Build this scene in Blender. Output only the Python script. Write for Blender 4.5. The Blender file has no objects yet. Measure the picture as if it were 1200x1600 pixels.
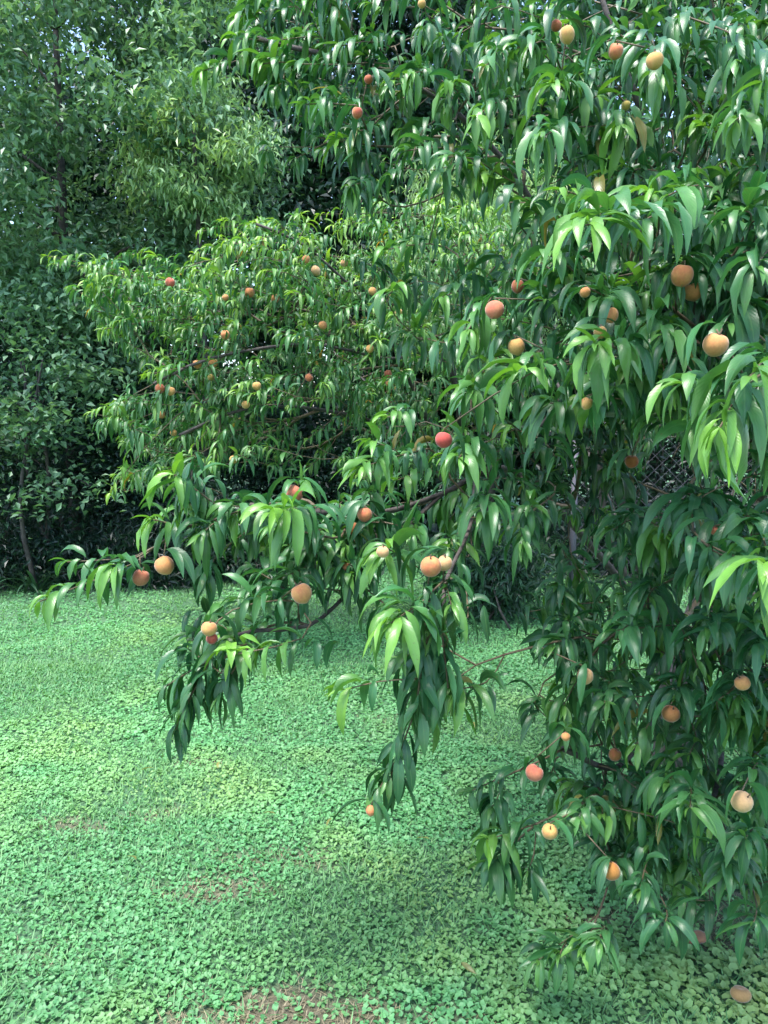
import bpy, math, random
import numpy as np
from math import radians, sin, cos, pi
from mathutils import Vector

random.seed(7)
rng = np.random.default_rng(7)
scene = bpy.context.scene
col = scene.collection

# ------------------------------------------------------------------ camera
CAM_H = 1.5
PITCH = radians(6.5)
FPX = 1203.0                      # focal length in photograph pixels (1200 x 1600)
cam_d = bpy.data.cameras.new('camera')
cam = bpy.data.objects.new('camera', cam_d)
col.objects.link(cam)
cam.location = (0, 0, CAM_H)
cam.rotation_euler = (radians(90) - PITCH, 0, 0)
cam_d.sensor_fit = 'VERTICAL'
cam_d.sensor_height = 36.0
cam_d.lens = 36.0 * FPX / 1600.0
cam_d.clip_start = 0.05
cam_d.clip_end = 500
scene.camera = cam

# ------------------------------------------------------------------ sky, sun, exposure (bright overcast)
SUN_EL, SUN_AZ = radians(70), radians(225)      # azimuth clockwise from +Y: behind the camera, a little left
world = bpy.data.worlds.new('World')
scene.world = world
world.use_nodes = True
wn = world.node_tree.nodes
wl = world.node_tree.links
bg = wn['Background']
sky = wn.new('ShaderNodeTexSky')
sky.sky_type = 'NISHITA'
sky.sun_disc = False
sky.sun_elevation = SUN_EL
sky.sun_rotation = SUN_AZ
sky.air_density = 1.0
sky.dust_density = 1.2
sky.ozone_density = 1.0
bg.inputs['Strength'].default_value = 0.10
wl.new(sky.outputs[0], bg.inputs['Color'])
sd = bpy.data.lights.new('sun', 'SUN')
sd.energy = 1.5
sd.angle = radians(24)
sd.color = (1.0, 0.97, 0.92)
sun = bpy.data.objects.new('sun', sd)
col.objects.link(sun)
to_sun = Vector((sin(SUN_AZ) * cos(SUN_EL), cos(SUN_AZ) * cos(SUN_EL), sin(SUN_EL)))
sun.rotation_euler = to_sun.to_track_quat('Z', 'Y').to_euler()
sun.location = (0, -3, 8)
vs = scene.view_settings
vs.view_transform = 'Standard'
vs.look = 'None'
vs.exposure = 2.55
vs.gamma = 1.0
vs.use_curve_mapping = False
scene.cycles.max_bounces = 4
scene.cycles.caustics_reflective = False
scene.cycles.caustics_refractive = False
scene.cycles.diffuse_bounces = 3
scene.cycles.glossy_bounces = 2
scene.cycles.transmission_bounces = 3
scene.cycles.adaptive_threshold = 0.02
scene.cycles.transparent_max_bounces = 4

# ------------------------------------------------------------------ helpers
def P(px, py, Y):
    """point at world depth Y seen at photograph pixel (px, py)"""
    dx = (px - 600.0) / FPX
    dy = (800.0 - py) / FPX
    d = np.array([dx, cos(PITCH) + dy * sin(PITCH), -sin(PITCH) + dy * cos(PITCH)])
    return np.array([0, 0, CAM_H]) + d * (Y / d[1])

def project(p):
    """(N,3) -> px, py, depth"""
    q = np.asarray(p) - np.array([0, 0, CAM_H])
    z = q[..., 1] * cos(PITCH) - q[..., 2] * sin(PITCH)
    u = q[..., 1] * sin(PITCH) + q[..., 2] * cos(PITCH)
    z = np.where(z < 0.05, 0.05, z)
    return 600 + FPX * q[..., 0] / z, 800 - FPX * u / z, z

def mesh_np(name, verts, loops, counts, tint=None, uv=None, smooth=True):
    me = bpy.data.meshes.new(name)
    verts = np.ascontiguousarray(verts, dtype=np.float32).reshape(-1, 3)
    loops = np.ascontiguousarray(loops, dtype=np.int32).ravel()
    counts = np.ascontiguousarray(counts, dtype=np.int32).ravel()
    me.vertices.add(len(verts))
    me.vertices.foreach_set('co', verts.ravel())
    me.loops.add(len(loops))
    me.loops.foreach_set('vertex_index', loops)
    me.polygons.add(len(counts))
    st = np.zeros(len(counts), dtype=np.int32)
    st[1:] = np.cumsum(counts)[:-1]
    me.polygons.foreach_set('loop_start', st)
    me.polygons.foreach_set('use_smooth', np.full(len(counts), smooth, dtype=bool))
    me.update(calc_edges=True)
    if tint is not None:
        a = me.attributes.new('tint', 'FLOAT_COLOR', 'POINT')
        t4 = np.ones((len(verts), 4), dtype=np.float32)
        t4[:, :3] = np.asarray(tint).reshape(-1, 3)
        a.data.foreach_set('color', t4.ravel())
    if uv is not None:
        l = me.uv_layers.new(name='UVMap')
        l.data.foreach_set('uv', np.ascontiguousarray(np.asarray(uv, dtype=np.float32).reshape(-1, 2)[loops]).ravel())
    return me

def link(name, me, mat=None, parent=None, loc=(0, 0, 0)):
    o = bpy.data.objects.new(name, me)
    col.objects.link(o)
    o.location = loc
    if parent is not None:
        o.parent = parent
    if mat is not None and me is not None and not me.materials:
        me.materials.append(mat)
    return o

def tag(o, label=None, cat=None, group=None, kind=None):
    if label: o['label'] = label
    if cat: o['category'] = cat
    if group: o['group'] = group
    if kind: o['kind'] = kind
    return o

def empty(name, loc):
    o = bpy.data.objects.new(name, None)
    col.objects.link(o)
    o.location = loc
    o.empty_display_size = 0.2
    return o

def tubes(chains, sides=6):
    """chains: list of (pts (n,3), radii (n,)) -> verts, loops, counts of one joined tube set"""
    V, Lp, C = [], [], []
    off = 0
    ang = np.arange(sides) * 2 * pi / sides
    for pts, rad in chains:
        pts = np.asarray(pts, float)
        n = len(pts)
        tg = np.gradient(pts, axis=0)
        tg /= np.linalg.norm(tg, axis=1, keepdims=True) + 1e-9
        ref = np.array([0.31, 0.17, 0.93])
        a = np.cross(tg, ref)
        bad = np.linalg.norm(a, axis=1) < 0.1
        a[bad] = np.cross(tg[bad], np.array([1.0, 0, 0]))
        a /= np.linalg.norm(a, axis=1, keepdims=True)
        b = np.cross(tg, a)
        r = np.asarray(rad, float).reshape(n, 1, 1)
        ring = pts[:, None, :] + r * (np.cos(ang)[None, :, None] * a[:, None, :] + np.sin(ang)[None, :, None] * b[:, None, :])
        V.append(ring.reshape(-1, 3))
        i = np.arange(n - 1)[:, None] * sides
        j = np.arange(sides)[None, :]
        j2 = (j + 1) % sides
        q = np.stack([i + j, i + j2, i + sides + j2, i + sides + j], axis=-1).reshape(-1, 4) + off
        Lp.append(q.ravel()); C.append(np.full(len(q), 4))
        Lp.append(np.arange(sides)[::-1] + off); C.append(np.array([sides]))
        Lp.append(np.arange(sides) + off + (n - 1) * sides); C.append(np.array([sides]))
        off += n * sides
    return np.concatenate(V), np.concatenate(Lp), np.concatenate(C)

def smooth_path(pts, step=0.06):
    """Catmull-Rom through control points, resampled"""
    pts = np.asarray(pts, float)
    ext = np.vstack([2 * pts[0] - pts[1], pts, 2 * pts[-1] - pts[-2]])
    out = []
    for i in range(1, len(ext) - 2):
        p0, p1, p2, p3 = ext[i - 1:i + 3]
        n = max(2, int(np.linalg.norm(p2 - p1) / step))
        for t in np.arange(n) / n:
            out.append(0.5 * (2 * p1 + (p2 - p0) * t + (2 * p0 - 5 * p1 + 4 * p2 - p3) * t * t + (3 * p1 - p0 - 3 * p2 + p3) * t ** 3))
    out.append(pts[-1])
    return np.array(out)

def hash_noise(x, y, seed=0):
    """cheap smooth value noise, vectorised"""
    x = np.asarray(x, float); y = np.asarray(y, float)
    xi = np.floor(x).astype(np.int64); yi = np.floor(y).astype(np.int64)
    fx = x - xi; fy = y - yi
    fx = fx * fx * (3 - 2 * fx); fy = fy * fy * (3 - 2 * fy)
    def h(a, b):
        n = (a * 374761393 + b * 668265263 + seed * 974711) & 0x7fffffff
        n = ((n ^ (n >> 13)) * 1274126177) & 0x7fffffff
        return ((n ^ (n >> 16)) & 0xffff) / 65535.0
    return (h(xi, yi) * (1 - fx) + h(xi + 1, yi) * fx) * (1 - fy) + (h(xi, yi + 1) * (1 - fx) + h(xi + 1, yi + 1) * fx) * fy

# ------------------------------------------------------------------ materials
def new_mat(name):
    m = bpy.data.materials.new(name)
    m.use_nodes = True
    nt = m.node_tree
    return m, nt.nodes, nt.links, nt.nodes['Principled BSDF'], nt.nodes['Material Output']

def leaf_material(name, rough=0.38, trans=0.3, spec=0.5, veins=True, back=1.25, grain=True):
    m, N, L, bs, out = new_mat(name)
    at = N.new('ShaderNodeAttribute'); at.attribute_name = 'tint'
    tc = N.new('ShaderNodeTexCoord')
    no = N.new('ShaderNodeTexNoise'); no.inputs['Scale'].default_value = 45.0; no.inputs['Detail'].default_value = 3.0
    L.new(tc.outputs['Object'], no.inputs['Vector'])
    mr = N.new('ShaderNodeMapRange'); mr.inputs['To Min'].default_value = 0.72; mr.inputs['To Max'].default_value = 1.28
    L.new(no.outputs['Fac'], mr.inputs['Value'])
    mul = N.new('ShaderNodeMix'); mul.data_type = 'RGBA'; mul.blend_type = 'MULTIPLY'; mul.inputs['Factor'].default_value = 1.0
    L.new(at.outputs['Color'], mul.inputs['A']); L.new(mr.outputs[0], mul.inputs['B'])
    colr = mul.outputs['Result'] if grain else at.outputs['Color']
    if grain:
        sp = N.new('ShaderNodeTexNoise'); sp.inputs['Scale'].default_value = 110.0; sp.inputs['Detail'].default_value = 2.0
        L.new(tc.outputs['Object'], sp.inputs['Vector'])
        sr = N.new('ShaderNodeMapRange'); sr.inputs['From Min'].default_value = 0.66; sr.inputs['From Max'].default_value = 0.74
        sr.inputs['To Max'].default_value = 0.6
        L.new(sp.outputs['Fac'], sr.inputs['Value'])
        sm = N.new('ShaderNodeMix'); sm.data_type = 'RGBA'; sm.inputs['B'].default_value = (0.09, 0.085, 0.03, 1)
        L.new(sr.outputs[0], sm.inputs['Factor']); L.new(colr, sm.inputs['A'])
        colr = sm.outputs['Result']
        rm = N.new('ShaderNodeMapRange'); rm.inputs['To Min'].default_value = rough - 0.06; rm.inputs['To Max'].default_value = rough + 0.16
        L.new(no.outputs['Fac'], rm.inputs['Value']); L.new(rm.outputs[0], bs.inputs['Roughness'])
    if veins:
        uv = N.new('ShaderNodeUVMap'); uv.uv_map = 'UVMap'
        sx = N.new('ShaderNodeSeparateXYZ'); L.new(uv.outputs[0], sx.inputs[0])
        ab = N.new('ShaderNodeMath'); ab.operation = 'SUBTRACT'; ab.inputs[1].default_value = 0.5; L.new(sx.outputs[1], ab.inputs[0])
        aa = N.new('ShaderNodeMath'); aa.operation = 'ABSOLUTE'; L.new(ab.outputs[0], aa.inputs[0])
        mid = N.new('ShaderNodeMapRange'); mid.inputs['From Min'].default_value = 0.03; mid.inputs['From Max'].default_value = 0.07
        mid.inputs['To Min'].default_value = 1.0; mid.inputs['To Max'].default_value = 0.0
        L.new(aa.outputs[0], mid.inputs['Value'])
        mm = N.new('ShaderNodeMix'); mm.data_type = 'RGBA'; mm.inputs['B'].default_value = (0.12, 0.24, 0.08, 1)
        mf = N.new('ShaderNodeMath'); mf.operation = 'MULTIPLY'; mf.inputs[1].default_value = 0.3
        L.new(mid.outputs[0], mf.inputs[0]); L.new(mf.outputs[0], mm.inputs['Factor']); L.new(colr, mm.inputs['A'])
        colr = mm.outputs['Result']
        # lateral veins: slanted ridges
        v2 = N.new('ShaderNodeMath'); v2.operation = 'MULTIPLY'; v2.inputs[1].default_value = -0.35; L.new(aa.outputs[0], v2.inputs[0])
        v3 = N.new('ShaderNodeMath'); v3.operation = 'ADD'; L.new(v2.outputs[0], v3.inputs[0]); L.new(sx.outputs[0], v3.inputs[1])
        v4 = N.new('ShaderNodeMath'); v4.operation = 'MULTIPLY'; v4.inputs[1].default_value = 95.0; L.new(v3.outputs[0], v4.inputs[0])
        v5 = N.new('ShaderNodeMath'); v5.operation = 'SINE'; L.new(v4.outputs[0], v5.inputs[0])
        bp = N.new('ShaderNodeBump'); bp.inputs['Strength'].default_value = 0.08; bp.inputs['Distance'].default_value = 0.003
        L.new(v5.outputs[0], bp.inputs['Height']); L.new(bp.outputs[0], bs.inputs['Normal'])
    ge = N.new('ShaderNodeNewGeometry')
    bk = N.new('ShaderNodeMix'); bk.data_type = 'RGBA'; bk.blend_type = 'MIX'
    pal = N.new('ShaderNodeMix'); pal.data_type = 'RGBA'; pal.inputs['Factor'].default_value = 0.25; pal.inputs['B'].default_value = (0.05 * back, 0.13 * back, 0.055 * back, 1)
    L.new(colr, pal.inputs['A'])
    L.new(ge.outputs['Backfacing'], bk.inputs['Factor']); L.new(colr, bk.inputs['A']); L.new(pal.outputs['Result'], bk.inputs['B'])
    L.new(bk.outputs['Result'], bs.inputs['Base Color'])
    if not grain: bs.inputs['Roughness'].default_value = rough
    bs.inputs['Specular IOR Level'].default_value = spec
    tr = N.new('ShaderNodeBsdfTranslucent')
    tcx = N.new('ShaderNodeMix'); tcx.data_type = 'RGBA'; tcx.blend_type = 'MULTIPLY'; tcx.inputs['Factor'].default_value = 1.0
    tcx.inputs['B'].default_value = (1.5, 1.6, 0.7, 1)
    L.new(colr, tcx.inputs['A']); L.new(tcx.outputs['Result'], tr.inputs['Color'])
    ms = N.new('ShaderNodeMixShader'); ms.inputs[0].default_value = trans
    L.new(bs.outputs[0], ms.inputs[1]); L.new(tr.outputs[0], ms.inputs[2]); L.new(ms.outputs[0], out.inputs['Surface'])
    return m

def bark_material(name, c1, c2, scale=30, rough=0.85):
    m, N, L, bs, out = new_mat(name)
    tc = N.new('ShaderNodeTexCoord')
    no = N.new('ShaderNodeTexNoise'); no.inputs['Scale'].default_value = scale; no.inputs['Detail'].default_value = 6; no.inputs['Roughness'].default_value = 0.7
    L.new(tc.outputs['Object'], no.inputs['Vector'])
    cr = N.new('ShaderNodeValToRGB'); cr.color_ramp.elements[0].position = 0.35; cr.color_ramp.elements[1].position = 0.7
    cr.color_ramp.elements[0].color = (*c1, 1); cr.color_ramp.elements[1].color = (*c2, 1)
    L.new(no.outputs['Fac'], cr.inputs[0]); L.new(cr.outputs[0], bs.inputs['Base Color'])
    bp = N.new('ShaderNodeBump'); bp.inputs['Strength'].default_value = 0.6; bp.inputs['Distance'].default_value = 0.01
    L.new(no.outputs['Fac'], bp.inputs['Height']); L.new(bp.outputs[0], bs.inputs['Normal'])
    bs.inputs['Roughness'].default_value = rough
    return m

M_LEAF = leaf_material('peach_leaf', rough=0.29, trans=0.24, spec=0.45)
M_LEAF_FAR = leaf_material('far_leaf', rough=0.42, trans=0.25, veins=False, grain=False)
M_CLOVER = leaf_material('clover_leaf', rough=0.5, trans=0.25, spec=0.4, veins=False, back=1.0, grain=False)
M_GRASS = leaf_material('grass_blade', rough=0.5, trans=0.3, spec=0.35, veins=False, back=1.0, grain=False)
M_BARK = bark_material('peach_bark', (0.028, 0.022, 0.02), (0.12, 0.1, 0.09))
M_TWIG = bark_material('peach_twig', (0.07, 0.05, 0.03), (0.17, 0.13, 0.07), 60, 0.6)
M_BARK2 = bark_material('forest_bark', (0.02, 0.018, 0.016), (0.09, 0.08, 0.07), 18)

def peach_material():
    m, N, L, bs, out = new_mat('peach_skin')
    oi = N.new('ShaderNodeObjectInfo')
    tc = N.new('ShaderNodeTexCoord')
    ad = N.new('ShaderNodeVectorMath'); ad.operation = 'ADD'
    L.new(tc.outputs['Object'], ad.inputs[0]); L.new(oi.outputs['Location'], ad.inputs[1])
    no = N.new('ShaderNodeTexNoise'); no.inputs['Scale'].default_value = 1.7; no.inputs['Detail'].default_value = 5; no.inputs['Roughness'].default_value = 0.6
    L.new(ad.outputs[0], no.inputs['Vector'])
    # blush: alpha of the object's colour shifts the threshold
    sb = N.new('ShaderNodeMath'); sb.operation = 'ADD'; L.new(no.outputs['Fac'], sb.inputs[0]); L.new(oi.outputs['Alpha'], sb.inputs[1])
    mr = N.new('ShaderNodeMapRange'); mr.inputs['From Min'].default_value = 0.6; mr.inputs['From Max'].default_value = 1.15
    L.new(sb.outputs[0], mr.inputs['Value'])
    mx = N.new('ShaderNodeMix'); mx.data_type = 'RGBA'; mx.inputs['B'].default_value = (0.42, 0.065, 0.05, 1)
    L.new(oi.outputs['Color'], mx.inputs['A']); L.new(mr.outputs[0], mx.inputs['Factor'])
    n2 = N.new('ShaderNodeTexNoise'); n2.inputs['Scale'].default_value = 9; n2.inputs['Detail'].default_value = 3
    L.new(ad.outputs[0], n2.inputs['Vector'])
    r2 = N.new('ShaderNodeMapRange'); r2.inputs['To Min'].default_value = 0.75; r2.inputs['To Max'].default_value = 1.2
    L.new(n2.outputs['Fac'], r2.inputs['Value'])
    mu = N.new('ShaderNodeMix'); mu.data_type = 'RGBA'; mu.blend_type = 'MULTIPLY'; mu.inputs['Factor'].default_value = 1
    L.new(mx.outputs['Result'], mu.inputs['A']); L.new(r2.outputs[0], mu.inputs['B'])
    L.new(mu.outputs['Result'], bs.inputs['Base Color'])
    bs.inputs['Roughness'].default_value = 0.8
    bs.inputs['Specular IOR Level'].default_value = 0.25
    bs.inputs['Sheen Weight'].default_value = 0.35
    bs.inputs['Sheen Roughness'].default_value = 0.4
    bs.inputs['Subsurface Weight'].default_value = 0.0
    return m
M_PEACH = peach_material()

def ground_material():
    m, N, L, bs, out = new_mat('lawn_soil')
    tc = N.new('ShaderNodeTexCoord')
    n1 = N.new('ShaderNodeTexNoise'); n1.inputs['Scale'].default_value = 1.6; n1.inputs['Detail'].default_value = 5
    n2 = N.new('ShaderNodeTexNoise'); n2.inputs['Scale'].default_value = 60; n2.inputs['Detail'].default_value = 6; n2.inputs['Roughness'].default_value = 0.7
    L.new(tc.outputs['Object'], n1.inputs['Vector']); L.new(tc.outputs['Object'], n2.inputs['Vector'])
    cr = N.new('ShaderNodeValToRGB'); e = cr.color_ramp.elements
    e[0].position = 0.3; e[0].color = (0.05, 0.043, 0.028, 1); e[1].position = 0.7; e[1].color = (0.23, 0.19, 0.125, 1)
    L.new(n2.outputs['Fac'], cr.inputs[0])
    c2 = N.new('ShaderNodeValToRGB'); e = c2.color_ramp.elements
    e[0].position = 0.3; e[0].color = (0.05, 0.12, 0.06, 1); e[1].position = 0.7; e[1].color = (0.09, 0.20, 0.09, 1)
    L.new(n2.outputs['Fac'], c2.inputs[0])
    at = N.new('ShaderNodeAttribute'); at.attribute_name = 'tint'
    mx = N.new('ShaderNodeMix'); mx.data_type = 'RGBA'
    L.new(at.outputs['Fac'], mx.inputs['Factor']); L.new(c2.outputs[0], mx.inputs['A']); L.new(cr.outputs[0], mx.inputs['B'])
    L.new(mx.outputs['Result'], bs.inputs['Base Color'])
    bp = N.new('ShaderNodeBump'); bp.inputs['Strength'].default_value = 0.8; bp.inputs['Distance'].default_value = 0.02
    L.new(n2.outputs['Fac'], bp.inputs['Height']); L.new(bp.outputs[0], bs.inputs['Normal'])
    bs.inputs['Roughness'].default_value = 0.95
    return m
M_GROUND = ground_material()

def simple_mat(name, c, rough, metal=0.0, nscale=40):
    m, N, L, bs, out = new_mat(name)
    tc = N.new('ShaderNodeTexCoord'); no = N.new('ShaderNodeTexNoise'); no.inputs['Scale'].default_value = nscale; no.inputs['Detail'].default_value = 4
    L.new(tc.outputs['Object'], no.inputs['Vector'])
    cr = N.new('ShaderNodeValToRGB'); cr.color_ramp.elements[0].color = (*[x * 0.6 for x in c], 1); cr.color_ramp.elements[1].color = (*[min(1, x * 1.3) for x in c], 1)
    L.new(no.outputs['Fac'], cr.inputs[0]); L.new(cr.outputs[0], bs.inputs['Base Color'])
    bs.inputs['Roughness'].default_value = rough; bs.inputs['Metallic'].default_value = metal
    return m
M_WIRE = simple_mat('galvanised_wire', (0.13, 0.12, 0.15), 0.6, 0.2)

# ------------------------------------------------------------------ ground
BARE = []     # (x, y, rx, ry, strength) worn spots of the lawn
for px, py, rx, ry, s in ((450, 1584, 0.24, 0.10, .95), (345, 1385, 0.16, 0.07, 0.7), (440, 1345, 0.2, 0.07, 0.45), (120, 1292, 0.14, 0.05, 0.6), (230, 1272, 0.12, 0.05, 0.4),
                          (700, 1592, 0.12, 0.05, 0.5), (320, 1195, 0.16, 0.06, 0.35), (60, 1490, 0.12, 0.06, 0.25), (310, 1565, 0.10, 0.05, 0.35),
                          (640, 1120, 0.2, 0.1, 0.3), (1120, 1440, 0.35, 0.14, 0.75)):
    g = P(px, py, 2.0); d = g - np.array([0, 0, CAM_H]); k = -CAM_H / d[2]
    BARE.append((d[0] * k, d[1] * k, rx, ry, s))

def bare(x, y):
    b = np.zeros_like(x)
    wob = (hash_noise(x * 9, y * 9, 3) - 0.5) * 0.9 + (hash_noise(x * 25, y * 25, 4) - 0.5) * 0.6
    for cx, cy, rx, ry, s in BARE:
        d = np.sqrt(((x - cx) / rx) ** 2 + ((y - cy) / ry) ** 2) + wob
        b = np.maximum(b, s * np.clip(1.6 - d * 1.1, 0, 1))
    return b

def gz(x, y):
    return 0.035 * (hash_noise(x * 0.9 + 5, y * 0.9, 1) - 0.5) + 0.02 * (hash_noise(x * 3 + 9, y * 3, 2) - 0.5)

def build_ground():
    gx = np.concatenate([np.linspace(-60, -7, 20), np.linspace(-6.9, 6.9, 231), np.linspace(7, 60, 20)])
    gy = np.concatenate([np.linspace(-30, 0, 12), np.linspace(0.1, 12, 200), np.linspace(12.5, 90, 24)])
    X, Y = np.meshgrid(gx, gy)
    Z = gz(X, Y) * np.clip((14 - np.abs(Y - 5)) / 5, 0, 1)
    t = bare(X.ravel(), Y.ravel())
    V = np.stack([X, Y, Z], -1).reshape(-1, 3)
    nx, ny = len(gx), len(gy)
    i = (np.arange(ny - 1)[:, None] * nx + np.arange(nx - 1)[None, :]).ravel()
    q = np.stack([i, i + 1, i + nx + 1, i + nx], -1)
    me = mesh_np('lawn', V, q, np.full(len(q), 4), tint=np.repeat(t[:, None], 3, 1))
    tag(link('lawn', me, M_GROUND), 'green lawn of low round-leaved weeds with worn bare spots', None, None, 'structure')
build_ground()

# ------------------------------------------------------------------ curved leaves (peach)
TS_NEAR = np.array([0, .05, .14, .27, .41, .55, .69, .82, .93, 1.0])
WS_NEAR = np.array([.05, .09, .50, .86, 1.0, .96, .80, .50, .20, 0.015])
TS_FAR = np.array([0, .12, .34, .60, .84, 1.0])
WS_FAR = np.array([.08, .45, 1.0, .92, .45, 0.02])

def leaf_verts(base, d, L, W, k, roll, twist, fold, bendaz, wave, ts, ws):
    """(N,S,3,3): S cross sections of left edge, midrib, right edge for arching lance-shaped leaves"""
    n = len(base)
    a = np.arctan2(d[:, 1], d[:, 0])
    e = np.arcsin(np.clip(d[:, 2], -1, 1))
    pos = base.copy()
    out = np.zeros((n, len(ts), 3, 3))
    ph = wave * 50
    for i, t in enumerate(ts):
        if i:
            dt = t - ts[i - 1]
            e = e - k * dt * np.maximum(np.cos(e), 0.3)
            a = a + bendaz * dt
            pos = pos + (L * dt)[:, None] * np.stack([np.cos(e) * np.cos(a), np.cos(e) * np.sin(a), np.sin(e)], 1)
        nn = np.stack([-np.sin(e) * np.cos(a), -np.sin(e) * np.sin(a), np.cos(e)], 1)
        bb = np.stack([-np.sin(a), np.cos(a), np.zeros(n)], 1)
        r = (roll + twist * t)[:, None]
        b2 = bb * np.cos(r) + nn * np.sin(r)
        n2 = nn * np.cos(r) - bb * np.sin(r)
        w = (W * 0.5 * ws[i])[:, None]
        f = fold[:, None]
        wv = (wave * np.sin(ph + 17 * t))[:, None]
        out[:, i, 1] = pos
        out[:, i, 0] = pos + b2 * w * np.cos(f) + n2 * w * (np.sin(f) + wv)
        out[:, i, 2] = pos - b2 * w * np.cos(f) + n2 * w * (np.sin(f) - wv)
    return out

def leaf_topology(S):
    q = []
    for i in range(S - 1):
        for j in range(2):
            a = i * 3 + j
            q.append((a + 1, a, a + 3, a + 4))
    return np.array(q)

def leaf_uv(ts):
    u = np.zeros((len(ts), 3, 2)); u[:, :, 0] = ts[:, None]; u[:, :, 1] = np.array([0, .5, 1])[None, :]
    return u.reshape(-1, 2)

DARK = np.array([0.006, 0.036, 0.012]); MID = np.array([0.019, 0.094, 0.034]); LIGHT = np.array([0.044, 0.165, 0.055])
YOUNG = np.array([0.17, 0.36, 0.042]); YELLOW = np.array([0.26, 0.20, 0.035])

class Leaves:
    def __init__(s): s.rows = []
    def add_shoot(s, B, T, n, L, young=0.0, t0=0.1, droop=1.0, tone=0.5, sag=0.0, wf=0.205):
        B = np.asarray(B, float); T = np.asarray(T, float)
        ax = T - B; ln = np.linalg.norm(ax) + 1e-6
        C = (B + T) / 2 + np.array([0, 0, 0.12 * ln])
        ph = random.uniform(0, 6.28)
        for j in range(n):
            f = j / max(1, n - 1)
            t = t0 + (1 - t0) * f ** 0.85
            p = (1 - t) ** 2 * B + 2 * t * (1 - t) * C + t * t * T
            tg = 2 * (1 - t) * (C - B) + 2 * t * (T - C)
            tg /= np.linalg.norm(tg) + 1e-9
            r1 = np.cross(tg, [0.02, 0.03, 1.0]); r1 /= np.linalg.norm(r1) + 1e-6
            r2 = np.cross(r1, tg)
            an = ph + j * 2.39996 + random.gauss(0, 0.25)
            rad = r1 * cos(an) + r2 * sin(an)
            th = radians(random.gauss(68 - 26 * f ** 2, 9))
            d = tg * cos(th) + rad * sin(th)
            d[2] = d[2] * .8 + .05 if tg[2] < -.45 else max(d[2] * .7 + 0.34, random.uniform(-.1, .45))
            d /= np.linalg.norm(d)
            end = f > 0.86
            size = L * random.uniform(0.62, 1.05) * (random.uniform(0.55, 0.85) if end else 1) * (0.85 if f < 0.2 else 1)
            yg = 1.3 * young * max(0, (f - 0.25) / 0.75) ** 0.9
            yg = min(1, yg * random.uniform(0.7, 1.2) + (0.22 if end else 0) * random.random())
            m = random.random() * 0.5 + tone * 0.55
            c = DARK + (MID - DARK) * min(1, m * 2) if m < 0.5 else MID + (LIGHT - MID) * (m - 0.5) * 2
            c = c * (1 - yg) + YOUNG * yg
            if random.random() < 0.004: c = YELLOW * random.uniform(0.5, 1)
            c = c * random.uniform(0.88, 1.12)
            kk = random.gauss(2.65, 0.6) * droop * (0.8 if end else 1)
            s.rows.append((*p, *d, size, size ** .6 * .125 ** .4 * wf * random.uniform(0.85, 1.15), max(0.3, kk), random.gauss(0, 0.32), random.gauss(0, 0.8),
                           random.choice((1, 1, -1)) * random.uniform(0.25, 0.65), random.gauss(0, 0.55), random.uniform(0.02, 0.2), *c))
        # growing tip: one or two tiny upright blades
        for j in range(random.choice((1, 2, 2))):
            d = (T - C); d /= np.linalg.norm(d); d = d + np.array([random.gauss(0, .35), random.gauss(0, .35), 0.35 + random.random() * 0.4]); d /= np.linalg.norm(d)
            sz = L * random.uniform(0.25, 0.5)
            c = MID * (1 - 0.4 - 0.5 * young) + YOUNG * (0.4 + 0.5 * young)
            s.rows.append((*T, *d, sz, sz * 0.24, random.uniform(0.4, 1.4), random.gauss(0, .4), random.gauss(0, .5), 0.5, 0, .05, *c))
    def array(s): return np.array(s.rows)

def leaves_to_verts(A, ts, ws):
    return leaf_verts(A[:, 0:3], A[:, 3:6], A[:, 6], A[:, 7], A[:, 8], A[:, 9], A[:, 10], A[:, 11], A[:, 12], A[:, 13], ts, ws)

def pick_visible(V, lens, limit=300):
    """indices of the leaves showing largest from the camera (coarse depth buffer)"""
    n = V.shape[0]
    pts = V.reshape(n, -1, 3)
    extra = (V[:, :-1] + V[:, 1:]).reshape(n, -1, 3) / 2
    pts = np.concatenate([pts, extra], 1)
    px, py, z = project(pts)
    cell = 5.0
    gx = np.floor(px / cell).astype(int); gy = np.floor(py / cell).astype(int)
    ok = (gx >= 0) & (gx < 240) & (gy >= 0) & (gy < 320)
    key = np.where(ok, gy * 240 + gx, 0)
    buf = np.full(240 * 320, 1e9)
    np.minimum.at(buf, key[ok], z[ok])
    vis = ok & (z <= buf[key] + 0.03)
    score = vis.mean(1) * (lens / z.mean(1)) ** 2
    return np.argsort(-score)[:limit]

def build_leaves(A, root, mat, ts, ws, near=300, names=('leaf', 'crown')):
    V = leaves_to_verts(A, ts, ws)
    S = len(ts)
    topo = leaf_topology(S); uv1 = leaf_uv(ts)
    org = np.array(root.location)
    idx = pick_visible(V, A[:, 6], near)
    single = np.zeros(len(A), bool); single[idx] = True
    for i in idx:
        me = mesh_np('leaf', V[i].reshape(-1, 3) - A[i, 0:3], topo, np.full(len(topo), 4), tint=np.repeat(A[i:i + 1, 14:17], S * 3, 0), uv=uv1)
        link('leaf', me, mat, root, A[i, 0:3] - org)
    R = V[~single].reshape(-1, 3) - org
    m = (~single).sum()
    q = (topo[None] + (np.arange(m) * S * 3)[:, None, None]).reshape(-1, 4)
    me = mesh_np('crown', R, q, np.full(len(q), 4), tint=np.repeat(A[~single, 14:17], S * 3, 0), uv=np.tile(uv1, (m, 1)))
    tag(link(names[1], me, mat, root), 'mass of long drooping green leaves', kind='stuff')

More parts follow.
